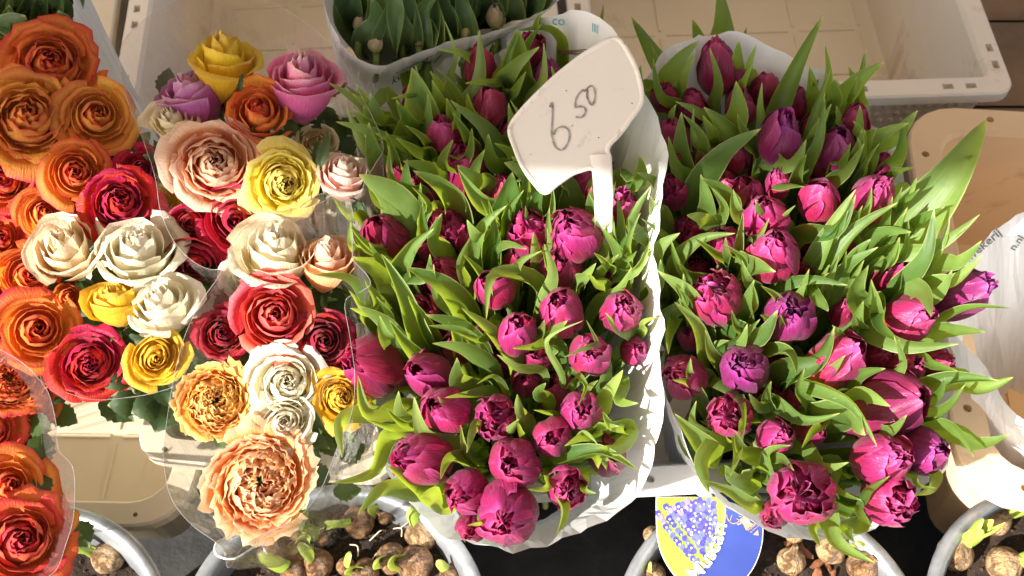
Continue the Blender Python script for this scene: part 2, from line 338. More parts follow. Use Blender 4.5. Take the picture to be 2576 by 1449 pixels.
def crate(FL, FR, depth, H, mat, label, rc=.03, flange=.026, slots=(), holes=(), ribs=True, taper=.0):
    FL = Vector(FL); FR = Vector(FR); ex = (FR - FL); w = ex.length; ex.normalize(); ey = Vector((-ex.y, ex.x, 0))
    ctr = FL + ex * w / 2 + ey * depth / 2; ctr.z = FL.z - H
    root = tag(empty('plastic_crate', ctr), label, 'crate', 'plastic flower crates on the bench'); root.rotation_euler.z = math.atan2(ex.y, ex.x)
    rings = [(flange + .028 + taper, .010), (flange + .018 + taper, .022), (flange + .004, H - .006), (flange, H), (.002, H), (0, H - .003), (0, H - .016), (.003, H - .018), (flange - .006, H - .018), (flange + .012 + taper, .006), (flange + .02 + taper, 0)]
    V = []; Fc = []
    for ins, z in rings: V += rrect(w, depth, rc, ins, z)
    n = 24
    for k in range(len(rings) - 1):
        for i in range(n):
            a = k * n + i; b = k * n + (i + 1) % n; Fc.append((b, a, a + n, b + n))
    Fc.append(tuple(range(n))); Fc.append(tuple(range(len(V) - n, len(V)))[::-1])
    o = ob('shell', mesh('shell', V, Fc, None, False), mat, root); o['rimz'] = H
    cu = [('slot', x, y, a, b) for x, y, a, b in slots] + [('hole', x, y, r, 0) for x, y, r in holes]
    if cu: cutout(o, cu); o.data.materials.clear(); o.data.materials.append(mat); o.material_slots[0].link = 'OBJECT'; o.material_slots[0].material = mat
    del o['rimz']
    if ribs:
        iw = w / 2 - flange - .035; idp = depth / 2 - flange - .035
        nx = max(3, int(w / .11)); ny = max(3, int(depth / .11))
        V, Fc = boxv(-.002, .002, -idp / ny * .82, idp / ny * .82, 0, .002); mv = mesh('rib', V, Fc, None, False)
        V, Fc = boxv(-iw / nx * .82, iw / nx * .82, -.002, .002, 0, .002); mh = mesh('rib', V, Fc, None, False)
        for i in range(nx + 1):
            for j in range(ny):
                r_ = ob('rib', mv, mat, root); r_.location = (-iw + 2 * iw * i / nx, -idp + 2 * idp * (j + .5) / ny, .0102)
        for i in range(nx):
            for j in range(ny + 1):
                r_ = ob('rib', mh, mat, root); r_.location = (-iw + 2 * iw * (i + .5) / nx, -idp + 2 * idp * j / ny, .0102)
    return root
def slotrow(w, d, nsx, nsy, ins=.013):
    S = []
    for k in range(nsx):
        x = -w / 2 + w * (k + .5) / nsx
        for dx in (-.014, .014): S += [(x + dx, -d / 2 + ins, .013, .008), (x + dx, d / 2 - ins, .013, .008)]
    for k in range(nsy):
        y = -d / 2 + d * (k + .5) / nsy
        for dy in (-.014, .014): S += [(-w / 2 + ins, y + dy, .008, .013), (w / 2 - ins, y + dy, .008, .013)]
    return S
RZ = .36; CH = RZ - BZ
a, b = atz(268, 318, RZ), atz(1432, 262, RZ)
crate(a, b, .48, CH, M['cratewhite'], 'white slotted crate behind the mixed roses holding unopened tulips in paper', .02, .026, slotrow((b - a).length, .48, 4, 4))
a, b = atz(1452, 268, RZ), atz(2558, 232, RZ)
CB = crate(a, b, .48, CH, M['cratewhite'], 'empty white slotted crate with ribbed floor behind the tulips', .022, .026, slotrow((b - a).length, .48, 4, 4))
# row of dimples on its front wall
V, Fc, U = lathe([(.0045, 0), (.004, .0012), (.002, .002), (.0001, .0022)], 8); dm = mesh('dimple', V, Fc)
wb = (b - a).length
for r_ in range(3):
    for k in range(34):
        d_ = ob('dimple', dm, M['cratewhite'], CB); zz = CH - .045 - r_ * .014
        ins = .02 + (CH - .018 - zz) / (CH - .024) * .018
        d_.location = (-wb / 2 + .05 + k * (wb - .1) / 33 + (r_ % 2) * .005, -.24 + ins, zz); d_.rotation_euler = (rad(90 + 5), 0, 0)
a = atz(-420, 250, RZ); b = atz(258, 250, RZ); a.y = b.y - .03
crate(a, b, .5, CH, M['cratecream'], 'cream crate beside the white crate, holding bunch of orange-tipped tulip buds', .02, .03)
b = atz(470, 1325, .28); a = b + Vector((-.56, .01, 0))
crate(a, b, .42, .28 - BZ, M['cratecream'], 'shallow cream crate with rounded corners under the orange roses', .055, .024, (), [(.27 - k * .045, -.198, .0025) for k in range(3)])
a, b = atz(330, 1150, RZ - .02), atz(985, 1214, RZ - .02)
crate(a, b, .40, RZ - .02 - BZ, M['cratecream'], 'pale narrow crate under the bouquet with salmon garden roses', .03, .024, (), [(-.1, -.188, .003)])
a, b = atz(1015, 1268, RZ), atz(2402, 1192, RZ); w3 = (b - a).length
crate(a, b, .47, CH, M['crategrey'], 'off-white crate under both magenta tulip bunches with scuffed front rim', .02, .024, (), [(-w3 / 2 + w3 * (1635 - 1015) / 1387, -.223, .0042), (.24, -.223, .0042)], False, .075)
fl = atz(2428, 1262, RZ); bl = atz(2272, 262, RZ); dv = bl - fl; dl = dv.length; fr = fl + Vector((dv.y, -dv.x, 0)).normalized() * .42
crate(fl, fr, dl, CH, M['cratetan'], 'tan rounded crate with round rim holes holding a paper sleeve', .06, .034, (),
      [(-.21 + .017, dl / 2 - .075, .0045), (-.11, dl / 2 - .017, .0045), (-.21 + .017, -dl / 2 + .10, .0045), (-.15, -dl / 2 + .018, .0045), (.05, -dl / 2 + .018, .0045), (-.21 + .017, 0.05, .0045)])

# ------------------------------------------------------------------ sleeves of paper and film
def sleeve(name, pts, base, br, mat, label, cat, n=150, rows=9, cut=1.0, crumple=.004, seed=0, edge=None, bulge=.25, group=None, pleat=.0, dzk=0):
    rim = catmull([at(p[0], p[1], (p[2] if len(p) > 2 else 0) + dzk) for p in pts], n, True)
    base = Vector(base); cen = sum(rim, Vector()) / n
    root = tag(empty(name, base), label, cat, group)
    def fn(u, v):
        k = int(round(u * n)) % n; p = rim[k]
        d = (p - cen); q = base + Vector((d.x, d.y, 0)).normalized() * br
        s = v * cut
        m_ = p.lerp(q, s)
        out = Vector((d.x, d.y, 0)).normalized()
        m_ = m_ + out * (bulge * d.length * math.sin(math.pi * min(1, s * 1.0)) * .35)
        c_ = crumple * (1.6 * (.4 - abs(nz(p.x * 14 + seed, p.y * 14, s * 4))) + .8 * (.3 - abs(nz(p.x * 36 + seed, p.y * 36, s * 9))))
        if edge: c_ *= .15 + s * 5
        c_ += (s if edge else 1) * pleat * math.sin(k * 1.1 + 2 * nz(k * .2, seed)) * (.15 + s)
        return m_ + out * c_ + Vector((0, 0, c_ * .7)) - base
    V, Fc, U = grid(fn, n, rows, True)
    jr = random.Random(seed)
    jt = .0013 if edge else .0007
    V = [v + Vector((jr.uniform(-jt, jt), jr.uniform(-jt, jt), jr.uniform(-jt, jt))) * (0 if k < n and edge else 1) for k, v in enumerate(V)]
    Fc = [t for f in Fc for t in (((f[0], f[1], f[2]), (f[0], f[2], f[3])) if jr.random() < .5 else ((f[0], f[1], f[3]), (f[1], f[2], f[3])))]
    o = ob('sheet', mesh('sheet', V, Fc, U, False), mat, root)
    if edge:
        loop = [V[k] for k in range(n)] + [V[0]]
        tv, tf, tu = tube(loop, edge, 4, False); ob('edge', mesh('edge', tv, tf), M['film_edge'], root)
    return root, cen
def base_at(px, py, z=.16): p = at(px, py); return Vector((p.x, p.y + .03, z))
BASE = {'L': base_at(1280, 830), 'R': base_at(2010, 760), 'A': base_at(30, 720), 'B': base_at(340, 300), 'T': base_at(640, 400), 'C': base_at(680, 960), 'G': atz(985, 255, .15), 'H': base_at(40, 20)}
BASE['A'] += Vector((-.22, .12, 0)); BASE['A'].z = BASE['B'].z = .15
h = -.06
sleeve('paper_sleeve', [(1330, 62, 0), (1390, 50, .02), (1470, 52, .03), (1540, 95, .03), (1580, 160, .02), (1612, 235, .045), (1664, 372, .055), (1644, 520, .045), (1638, 640, .04), (1658, 740, .045), (1664, 850, .045), (1660, 985, .045), (1646, 1090, .02), (1622, 1195, .0), (1562, 1262, -.01), (1470, 1322, -.015), (1380, 1358, -.02), (1290, 1376, -.02), (1200, 1366, -.02), (1110, 1330, -.03), (1035, 1255, -.04), (985, 1170, -.05), (960, 1080, h), (950, 900, h), (950, 700, h), (960, 480, h), (1010, 300, h), (1120, 160, -.05), (1230, 90, -.03)],
       BASE['L'], .07, M['paper'], 'crumpled white paper sleeve around the tulip bunch that holds the price sign', 'paper sleeve', 130, 9, .85, .010, 3, None, -.12, 'white paper sleeves of tulips')
sleeve('paper_sleeve', [(1632, 215, 0), (1680, 140, .01), (1740, 105, .02), (1790, 86, .02), (1850, 92, .02), (1950, 140, .01), (2060, 190, .0), (2140, 240, 0), (2205, 320, 0), (2262, 430, -.01), (2300, 520, -.03), (2350, 640, -.05), (2370, 800, h), (2375, 950, h), (2365, 1080, h), (2345, 1170, -.05), (2300, 1232, -.03), (2220, 1300, -.02), (2150, 1345, -.02), (2080, 1357, -.02), (1980, 1342, -.015), (1890, 1305, -.015), (1820, 1255, -.01), (1752, 1170, 0), (1700, 1065, .005), (1672, 985, .01), (1668, 880, -.02), (1675, 750, -.045), (1680, 600, -.05), (1670, 450, -.04), (1640, 320, -.02)],
       BASE['R'], .07, M['paper'], 'white paper sleeve around the leafier tulip bunch beside the tan crate', 'paper sleeve', 130, 9, .85, .008, 8, None, -.12, 'white paper sleeves of tulips')
GS, gcen = sleeve('paper_sleeve', [(826, -60, .02), (828, 10, .02), (850, 88, .02), (895, 140, .02), (950, 165, .02), (1010, 150, .025), (1080, 120, .03), (1150, 97, .03), (1230, 84, .03), (1310, 52, .03), (1380, 20, .03), (1418, -30, .02), (1400, -120, .02), (1250, -190, .02), (1050, -190, .02), (880, -140, .02)],
       BASE['G'], .055, M['paper'], 'white paper sleeve with green lettering around unopened green tulips', 'paper sleeve', 80, 7, .62, .006, 5, None, .15, 'white paper sleeves of tulips')
sleeve('paper_sleeve', [(186, -60, 0), (182, 20, 0), (184, 90, .0), (178, 140, -.01), (120, 190, -.05), (0, 200, -.05), (-120, 150, -.03), (-160, 0, 0), (-140, -120, 0), (0, -180, 0), (120, -150, 0)],
       BASE['H'], .06, M['paper'], 'white paper sleeve around orange-tipped tulip buds behind the orange roses', 'paper sleeve', 120, 8, .8, .004, 9, None, .15, 'white paper sleeves of tulips')
KB = Vector((.60, .02, .15))
KS, kcen = sleeve('paper_sleeve', [(2380, 780, -.07), (2440, 660, -.07), (2520, 590, -.06), (2620, 540, -.04), (2760, 560, -.02), (2850, 700, 0), (2840, 900, 0), (2760, 1040, -.03), (2640, 1090, -.06), (2540, 1020, -.08), (2490, 930, -.08), (2430, 860, -.075)],
       KB, .05, M['paper'], 'translucent white paper sleeve standing in the tan crate', 'paper sleeve', 80, 8, .9, .012, 15, None, .1, 'white paper sleeves of tulips')
FG = 'clear film sleeves of the rose bouquets'
sleeve('film_sleeve', [(302, 150, .05), (330, 80, .06), (420, 15, .07), (560, -35, .07), (700, 15, .07), (830, 110, .06), (900, 225, .05), (962, 358, .045), (945, 410, .04), (920, 450, .04), (900, 490, .035), (830, 500, .04), (740, 540, .045), (650, 560, .05), (600, 600, .05), (575, 660, .045), (540, 678, .04), (490, 660, .035), (440, 610, .03), (405, 530, .03), (392, 450, .03), (362, 360, .035), (325, 265, .045)],
       BASE['T'], .05, M['film'], 'clear film sleeve around the bouquet with lilac, pink and blush roses', 'film sleeve', 150, 14, .9, .003, 21, .00016, .12, FG, .005)
sleeve('film_sleeve', [(590, 598, .05), (640, 556, .06), (720, 520, .06), (800, 490, .06), (865, 480, .055), (888, 540, .045), (886, 610, .04), (890, 655, .04), (922, 690, .045), (932, 715, .045), (905, 735, .04), (868, 760, .035), (880, 850, .035), (892, 945, .035), (884, 1040, .03), (850, 1120, .03), (805, 1235, .03), (745, 1305, .03), (665, 1342, .03), (612, 1375, .04), (575, 1428, .05), (556, 1375, .04), (480, 1318, .02), (430, 1250, .015), (412, 1150, .015), (422, 1045, .02), (440, 940, .025), (470, 835, .03), (510, 755, .035), (560, 680, .045)],
       BASE['C'], .05, M['film'], 'clear film sleeve with pointed corner around the bouquet with salmon garden roses', 'film sleeve', 160, 14, .9, .003, 33, .00016, .14, FG, .005)
sleeve('film_sleeve', [(102, 935, 0), (112, 965, .0), (180, 992, .0), (240, 1005, .0), (320, 1000, .0), (400, 985, .0), (455, 955, 0), (495, 860, -.02), (505, 720, -.03), (480, 560, -.04), (420, 450, -.05), (330, 440, -.06), (240, 520, -.06), (150, 640, -.05), (120, 780, -.04), (105, 880, -.02)],
       BASE['B'], .05, M['film'], 'clear film sleeve around the bouquet of cream, yellow and red roses', 'film sleeve', 140, 10, .9, .004, 41, .00016, .14, FG, .005)
sleeve('film_sleeve', [(-60, 850, .03), (10, 885, .04), (70, 925, .04), (120, 985, .04), (140, 1060, .04), (146, 1130, .04), (184, 1180, .035), (186, 1290, .03), (165, 1370, .03), (135, 1440, .03), (60, 1470, .03), (-60, 1500, .03), (-200, 1480, .03), (-260, 1300, .02), (-250, 1000, .02), (-160, 860, .02)],
       BASE['A'] + Vector((-.03, -.18, 0)), .05, M['film'], 'clear film sleeve around the lowest bunch of orange and scarlet roses', 'film sleeve', 150, 10, .9, .004, 52, .00016, .12, FG, .005)

# ------------------------------------------------------------------ roses
def rose_meshes(seed, N=24, r0=.10, p=.85, hc=1.18, ho=.95, curl=.9, ruf=.03, W0=1.9, W1=.85, close=.38, nu=10, nv=8, tip=.05):
    rr = random.Random(seed); out = []
    for i in range(N):
        t = (i + .5) / N; ph = i * 2.39996 + rr.uniform(-.35, .35)
        R_ = r0 + (1 - r0) * t ** p; H = hc + (ho - hc) * t + rr.uniform(-.05, .05)
        W = W0 * (1 - t) + W1 * t; W *= rr.uniform(.9, 1.12)
        c = curl * (1.5 * max(0, t - .38) ** 1.05 + .1 * t) * rr.uniform(.7, 1.3); cl = (close + .1) * (1 - t) ** .8
        sd = rr.uniform(0, 100); tw = rr.uniform(-.05, .09); lean = rr.uniform(-.06, .06)
        def fn(uu, v):
            u = uu * 2 - 1; a_ = abs(u)
            top = 1 - .20 * a_ ** 2.6 + ruf * 1.2 * nz(u * 3.1 + sd, sd) + ruf * .6 * nz(u * 8 + sd, sd + 9)
            vv = v * top
            wid = W * (.30 + .70 * math.sin(min(1, vv * 1.45) * math.pi / 2))
            k = max(0, vv - .58) / .42; k2 = k * k
            rho = R_ * (.28 + .72 * math.sin(min(1, vv / .68) * math.pi / 2))
            rho *= 1 - cl * k2
            rho += .09 * (R_ + .05) * u * (.3 + .7 * v) + tw * u * k
            z = H * vv + lean * u * vv
            rho += c * k2 * .34; z -= c * k ** 3 * .34 * H
            rho += c * .20 * a_ ** 3 * k; z -= c * .10 * a_ ** 3 * k
            z += tip * math.exp(-(u / .22) ** 2) * k2 * (1 - .3 * c); rho += tip * .8 * c * math.exp(-(u / .25) ** 2) * k2
            w_ = ruf * k * (nz(u * 4 + sd, v * 2, sd) + .6 * nz(u * 9 + sd, v * 3, sd + 5))
            rho += w_ * 2.2; z += w_ * .8
            dn = .03 * nz(u * 1.7 + sd, v * 2.2, sd + 3) * (.3 + R_); rho += dn
            an = ph + u * wid
            return Vector((rho * math.cos(an), rho * math.sin(an), z))
        V, Fc, U = grid(fn, nu, nv); out.append(mesh('petal', V, Fc, U))
    return out
ROSE = {'hyb': [rose_meshes(s, 20, .07, .95, 1.22, .95, 1.15, .035, 1.9, .92) for s in (1, 2, 3, 31, 32)],
        'full': [rose_meshes(s, 28, .06, .85, 1.14, .84, 1.1, .055, 1.8, .85) for s in (4, 5, 33, 34)],
        'bud': [rose_meshes(s, 15, .10, 1.0, 1.75, 1.5, .55, .04, 2.0, 1.05, .5) for s in (6, 7, 35)],
        'cup': [rose_meshes(s, 16, .09, 1.05, 1.75, 1.5, .95, .05, 1.9, 1.05, .45) for s in (12, 13, 14, 15, 16)],
        'gard': [rose_meshes(s, 64, .10, .66, .74, .58, .9, .065, 1.15, .62, .3, 16, 9, .0) for s in (8, 9, 36)]}
KH = {'cup': 1.55, 'hyb': 1.0, 'full': .92, 'bud': 1.6, 'gard': .72}; KR = {'cup': .97, 'hyb': 1.0, 'full': 1.01, 'bud': .88, 'gard': 1.16}
V, Fc, U = lathe([(.06, -.25), (.16, -.16), (.22, -.02), (.25, .1), (.18, .2)], 10); CALYX = mesh('calyx', V, Fc, U)
def sepal_mesh(sd):
    rr = random.Random(sd)
    def fn(u, v):
        w = .13 * (1 - v) ** .7 * (1 + .2 * math.sin(v * 9)); x = (u - .5) * 2 * w
        return Vector((.2 + .45 * v + .25 * v * v, x, .02 - .22 * v * v + .35 * v * rr.choice((1,)) * .3 + .1 * abs(x)))
    V, Fc, U = grid(fn, 4, 7); return mesh('sepal', V, Fc, U)
SEPAL = sepal_mesh(1)
ROSES = []
def frame_of(axis, spin):
    q = axis.to_track_quat('Z', 'Y').to_matrix() @ Matrix.Rotation(spin, 3, 'Z'); return q.to_euler()
def rose(bq, px, py, r, kind, mat, tx, ty, dz, label, var=None):
    P = at(px, py, dz); s = r * mpp(P) / KR[kind]
    axis = ((CAM - P).normalized() + RIGHT * tx + UP * ty).normalized()
    bpos = P - axis * s * KH[kind] * .62
    e = tag(empty('rose', bpos), label, 'rose', 'cut roses wrapped in clear film')
    e.rotation_euler = frame_of(axis, rnd.uniform(0, 6.28)); e.scale = (s * rnd.uniform(.93, 1.1), s * rnd.uniform(.9, 1.05), s * rnd.uniform(.95, 1.12) * (1.22 if kind == 'cup' else 1))
    vs = ROSE[kind]; ms = vs[(var if var is not None else rnd.randrange(9)) % len(vs)]
    for m_ in ms: ob('petal', m_, M[mat], e)
    cal = ob('calyx', CALYX, M['roseleaf'], e)
    for k in range(5):
        o = ob('sepal', SEPAL, M['roseleaf'], cal); o.rotation_euler.z = k * 1.2566 + rnd.uniform(-.2, .2)
    bpy_m = Matrix.LocRotScale(bpos, e.rotation_euler, e.scale); inv = bpy_m.inverted()
    B = BASE[bq] + Vector((rnd.uniform(-.03, .03), rnd.uniform(-.03, .03), 0))
    pts = catmull([bpos - axis * .16 * s, bpos - axis * .03, bpos.lerp(B, .45) - Vector((0, 0, .01)), B], 8)
    V, Fc, U = tube([inv @ p for p in pts], .0026 / s, 6); ob('stem', mesh('stem', V, Fc, U), M['stem'], e)
    ROSES.append((e, inv, P, bq)); return e
RS = [
 ('A', 128, 165, 104, 'full', 'orange', .02, .30, .005, 'orange rose with red-tipped ragged petals below the tulip buds'),
 ('A', 70, 298, 116, 'full', 'amber', 0, .25, .015, 'widest amber rose beside another amber rose near the crate edge'),
 ('A', 242, 292, 92, 'hyb', 'amber', .12, .2, .0, 'amber rose with brown veins next to the widest amber rose'),
 ('A', 190, 435, 76, 'hyb', 'orange', 0, .05, .01, 'neat orange spiral rose between amber roses and red roses'),
 ('A', 8, 455, 72, 'hyb', 'redorange', -.2, .1, -.005, 'scarlet-edged orange rose below the widest amber rose'),
 ('A', 112, 540, 66, 'hyb', 'orange', .1, .25, -.005, 'smaller orange rose tucked above the ivory rose'),
 ('A', 70, 690, 72, 'hyb', 'orange', .2, .05, 0, 'orange rose pressed against the ivory rose side'),
 ('A', 94, 828, 94, 'hyb', 'orange', .05, 0, .015, 'big orange spiral rose above the film edge'),
 ('A', 4, 600, 58, 'hyb', 'redorange', 0, .1, -.01, 'scarlet rose between two orange roses'),
 ('A', -14, 735, 58, 'hyb', 'redorange', 0, 0, -.01, 'scarlet rose left of the big orange spiral rose'),
 ('A', 168, 750, 36, 'bud', 'orange', .3, .2, -.02, 'half-hidden orange bud beside the yellow bud'),
 ('A', -20, 205, 70, 'full', 'redorange', -.2, .2, -.01, 'red-edged rose half out of sight under the tulip buds'),
 ('A', 70, 392, 60, 'hyb', 'red', 0, -.3, -.03, 'scarlet rose hidden under the widest amber rose'),
 ('A', 18, 955, 100, 'gard', 'orange', .1, .05, .0, 'layered orange rose inside the lower film sleeve'),
 ('A', -20, 1090, 66, 'hyb', 'redorange', .1, 0, -.01, 'dark scarlet rose below the layered orange rose'),
 ('A', 18, 1225, 88, 'hyb', 'orange', .25, .05, 0, 'salmon-orange rose leaning on the film near dark leaves'),
 ('A', 50, 1362, 104, 'full', 'redorange', .1, .1, .01, 'orange and scarlet rose lowest in the film sleeve, above the zinc pot'),
 ('A', 128, 1300, 50, 'hyb', 'amber', .3, .1, -.02, 'amber petals of a rose squeezed behind the lowest scarlet rose'),
 ('B', 302, 512, 84, 'full', 'red', 0, .2, .0, 'large bright red rose above the white rose'),
 ('B', 358, 432, 56, 'hyb', 'red', .1, .3, -.02, 'small red rose partly behind clear film by the peach rose'),
 ('B', 240, 470, 50, 'hyb', 'red', -.1, .2, -.035, 'dark red rose in shade behind the bright red rose'),
 ('B', 168, 635, 90, 'cup', 'ivory', -.3, .45, .005, 'ivory rose with peach heart beside orange roses'),
 ('B', 345, 645, 94, 'cup', 'white', -.1, .65, .0, 'creamy white rose between ivory rose and red rose'),
 ('B', 286, 760, 64, 'bud', 'yellow', -.35, 1.2, .015, 'tall yellow rosebud standing on its side view'),
 ('B', 414, 782, 82, 'cup', 'white', -.4, .7, .01, 'white rose to the right of the yellow rosebud'),
 ('B', 226, 912, 82, 'full', 'red', -.05, -.1, .0, 'crimson rose by green leaves at the film rim'),
 ('B', 392, 895, 70, 'hyb', 'yellow', 0, -.2, .0, 'golden yellow rose next to the crimson rose at the film rim'),
 ('B', 408, 520, 46, 'hyb', 'yellow', 0, .2, -.025, 'half-hidden golden rose behind film and red roses'),
 ('T', 562, 182, 86, 'cup', 'yellow', -.05, 1.5, 0, 'deep yellow rose standing tall at the back of the mixed bouquet'),
 ('T', 482, 245, 82, 'bud', 'lilac', -.7, 1.4, -.005, 'lilac rosebud leaning out beside the deep yellow rose'),
 ('T', 758, 232, 92, 'cup', 'pink', -.05, 1.0, .005, 'large bright pink rose with browned petal edges'),
 ('T', 652, 292, 74, 'cup', 'orange', -.05, .35, .01, 'soft orange rose between the pink rose and the peach rose'),
 ('T', 440, 318, 60, 'cup', 'cream', -.25, .6, .0, 'small pale yellow cream rose below the lilac bud'),
 ('T', 542, 412, 100, 'full', 'peach', 0, .1, .015, 'widest pale peach rose in the mixed bouquet'),
 ('T', 714, 458, 80, 'full', 'lemon', .05, -.05, .01, 'ruffled lemon yellow rose beside the pale peach rose'),
 ('T', 862, 450, 62, 'cup', 'blush', .1, .95, .0, 'blush pink rosebud against the tulip leaves'),
 ('T', 800, 362, 52, 'hyb', 'cream', 0, .2, -.025, 'half-hidden cream rose under the pink rose'),
 ('T', 598, 548, 96, 'hyb', 'red', .0, -.1, -.01, 'velvet red rose behind the curled film loop'),
 ('T', 480, 560, 56, 'hyb', 'red', -.15, -.05, -.015, 'crimson rose under the pale peach rose behind film'),
 ('T', 492, 655, 56, 'bud', 'darkred', -.05, -.45, -.02, 'dark crimson bud hanging below the film rim by the white roses'),
 ('C', 692, 650, 98, 'cup', 'cream', .0, .85, .0, 'large cream rose above the coral rose'),
 ('C', 820, 672, 72, 'cup', 'peach', .05, 1.15, -.005, 'upright peach pink rose beside the large cream rose'),
 ('C', 612, 700, 50, 'hyb', 'white', -.2, .0, -.02, 'curled white rose petals under the large cream rose'),
 ('C', 692, 795, 98, 'hyb', 'coral', 0, .1, .015, 'coral red rose in the centre of its bouquet'),
 ('C', 562, 838, 60, 'full', 'darkred', -.1, .05, .0, 'small dark red rose with frayed edges next to the coral rose'),
 ('C', 812, 858, 78, 'hyb', 'darkred', .1, .0, .0, 'black-red velvet rose beside the coral rose'),
 ('C', 615, 915, 48, 'hyb', 'darkred', .0, -.2, -.03, 'dark red rose petals hidden above the apricot garden rose'),
 ('C', 542, 1008, 108, 'gard', 'apricot', -.05, .0, .01, 'apricot garden rose packed with frilled petals'),
 ('C', 722, 962, 84, 'full', 'white', .0, .05, .01, 'white rose with cream heart above a smaller white rose'),
 ('C', 716, 1062, 72, 'hyb', 'white', .0, .0, .005, 'smaller white spiral rose above the salmon garden rose'),
 ('C', 856, 1000, 64, 'full', 'yellow', .15, .0, .0, 'golden rose squeezed against the film beside white roses'),
 ('C', 655, 1212, 134, 'gard', 'salmon', .05, -.1, .01, 'huge salmon garden rose, the largest bloom on the stall'),
]
RS += [('A', x, y, r, 'hyb', m_, tx, ty, dz, 'deep-set rose glimpsed between the orange roses') for x, y, r, m_, tx, ty, dz in
       [(30, 520, 60, 'redorange', 0, .1, -.035), (160, 505, 44, 'red', 0, .1, -.045), (150, 690, 50, 'redorange', 0, 0, -.05), (165, 350, 50, 'redorange', 0, .2, -.04), (40, 770, 50, 'redorange', 0, 0, -.045), (10, 870, 60, 'redorange', 0, 0, -.035), (190, 200, 50, 'redorange', .2, .3, -.03), (215, 560, 46, 'red', 0, 0, -.05), (50, 620, 50, 'redorange', 0, 0, -.045), (160, 880, 56, 'redorange', .1, 0, -.04), (85, 1010, 60, 'orange', .2, 0, -.03), (60, 1120, 50, 'red', 0, 0, -.04), (270, 370, 54, 'redorange', .2, .1, -.045)]]
for k, a in enumerate(RS): rose(*a, var=k)
def near_rose(P): return min(ROSES, key=lambda t: (t[2] - P).length)
def rose_leaf(bx, by, tx, ty, w, dz=-.01, mat='roseleaf', tdz=None):
    Pb = at(bx, by, dz - .01); Pt = at(tx, ty, dz if tdz is None else tdz); m_ = mpp(Pb); T = Pt - Pb; N_ = (CAM - Pb).normalized(); S = T.cross(N_).normalized()
    e, inv, P, _ = near_rose(Pb)
    def fn(u, v):
        x = (u - .5) * 2; ww = w * m_ * .5 * math.sin(math.pi * min(1, .04 + v * .96) ** .8) * (1 + .12 * math.sin(v * 34) * (abs(x) > .9))
        return inv @ (Pb + T * v + S * x * ww + N_ * (abs(x) * ww * .35 + .006 * math.sin(v * 3)))
    V, Fc, U = grid(fn, 6, 14); ob('leaf', mesh('leaf', V, Fc, U), M[mat], e)
for a in [(215, 225, 150, 240, 50), (170, 950, 130, 915, 40), (180, 955, 125, 965, 30), (300, 880, 370, 850, 55), (330, 950, 260, 975, 45), (310, 850, 230, 820, 40), (350, 835, 300, 850, 40), (430, 830, 480, 790, 40),
          (640, 250, 665, 190, 24, .0), (650, 240, 640, 185, 20, .0), (600, 240, 610, 180, 14, .03), (800, 430, 830, 330, 30, .02), (790, 420, 800, 350, 22, .01), (420, 400, 385, 350, 26, .0), (395, 400, 360, 390, 22),
          (540, 720, 490, 690, 60, -.03), (520, 760, 480, 720, 60, -.03), (540, 780, 600, 740, 50, -.03), (640, 905, 600, 880, 50, -.01), (820, 1080, 880, 1060, 40, -.02), (800, 1100, 850, 1150, 40, -.03), (790, 1090, 770, 1040, 40, -.02), (850, 1090, 895, 1110, 40, -.02), (760, 1080, 830, 1130, 40, -.02),
          (430, 1000, 390, 1090, 90, -.06), (400, 1010, 330, 1040, 80, -.05), (350, 1010, 270, 1020, 70, -.05), (250, 1010, 340, 1060, 60, -.06),
          (110, 1090, 90, 1190, 70, -.02), (70, 1060, 130, 1080, 60, -.02), (110, 1190, 100, 1260, 50, -.01), (60, 1150, 110, 1150, 60, -.03), (60, 880, 110, 900, 50, -.03), (200, 705, 240, 790, 50, -.04), (190, 790, 230, 840, 60, -.04), (30, 520, 70, 450, 50, -.02), (140, 640, 100, 620, 40, -.03), (480, 940, 450, 880, 60, -.05), (330, 380, 380, 330, 40, -.04), (590, 930, 640, 960, 30, -.02), (640, 1080, 690, 1110, 40, -.03), (250, 370, 320, 400, 60, -.05)]:
    rose_leaf(*a)
for x, y in ((800, 400), (850, 365), (775, 330), (870, 330), (620, 230), (690, 370), (830, 500), (880, 520), (640, 500), (470, 380), (780, 540), (860, 560), (900, 430)):
    rose_leaf(x, y, x + 50 * math.cos(x), y + 50 * math.sin(x), 46, -.035)
bm_rng = random.Random(5)
for k in range(170):                                     # deeper foliage of the bouquets
    cx, cy, rx, ry = bm_rng.choice([(60, 700, 130, 640), (300, 760, 170, 220), (640, 400, 230, 180), (690, 950, 170, 320), (690, 950, 170, 320)])
    x = cx + bm_rng.uniform(-1, 1) * rx; y = cy + bm_rng.uniform(-1, 1) * ry; an = bm_rng.uniform(0, 6.28)
    rose_leaf(x, y, x + 75 * math.cos(an), y + 75 * math.sin(an), bm_rng.uniform(40, 70), -.04 - bm_rng.random() * .035)

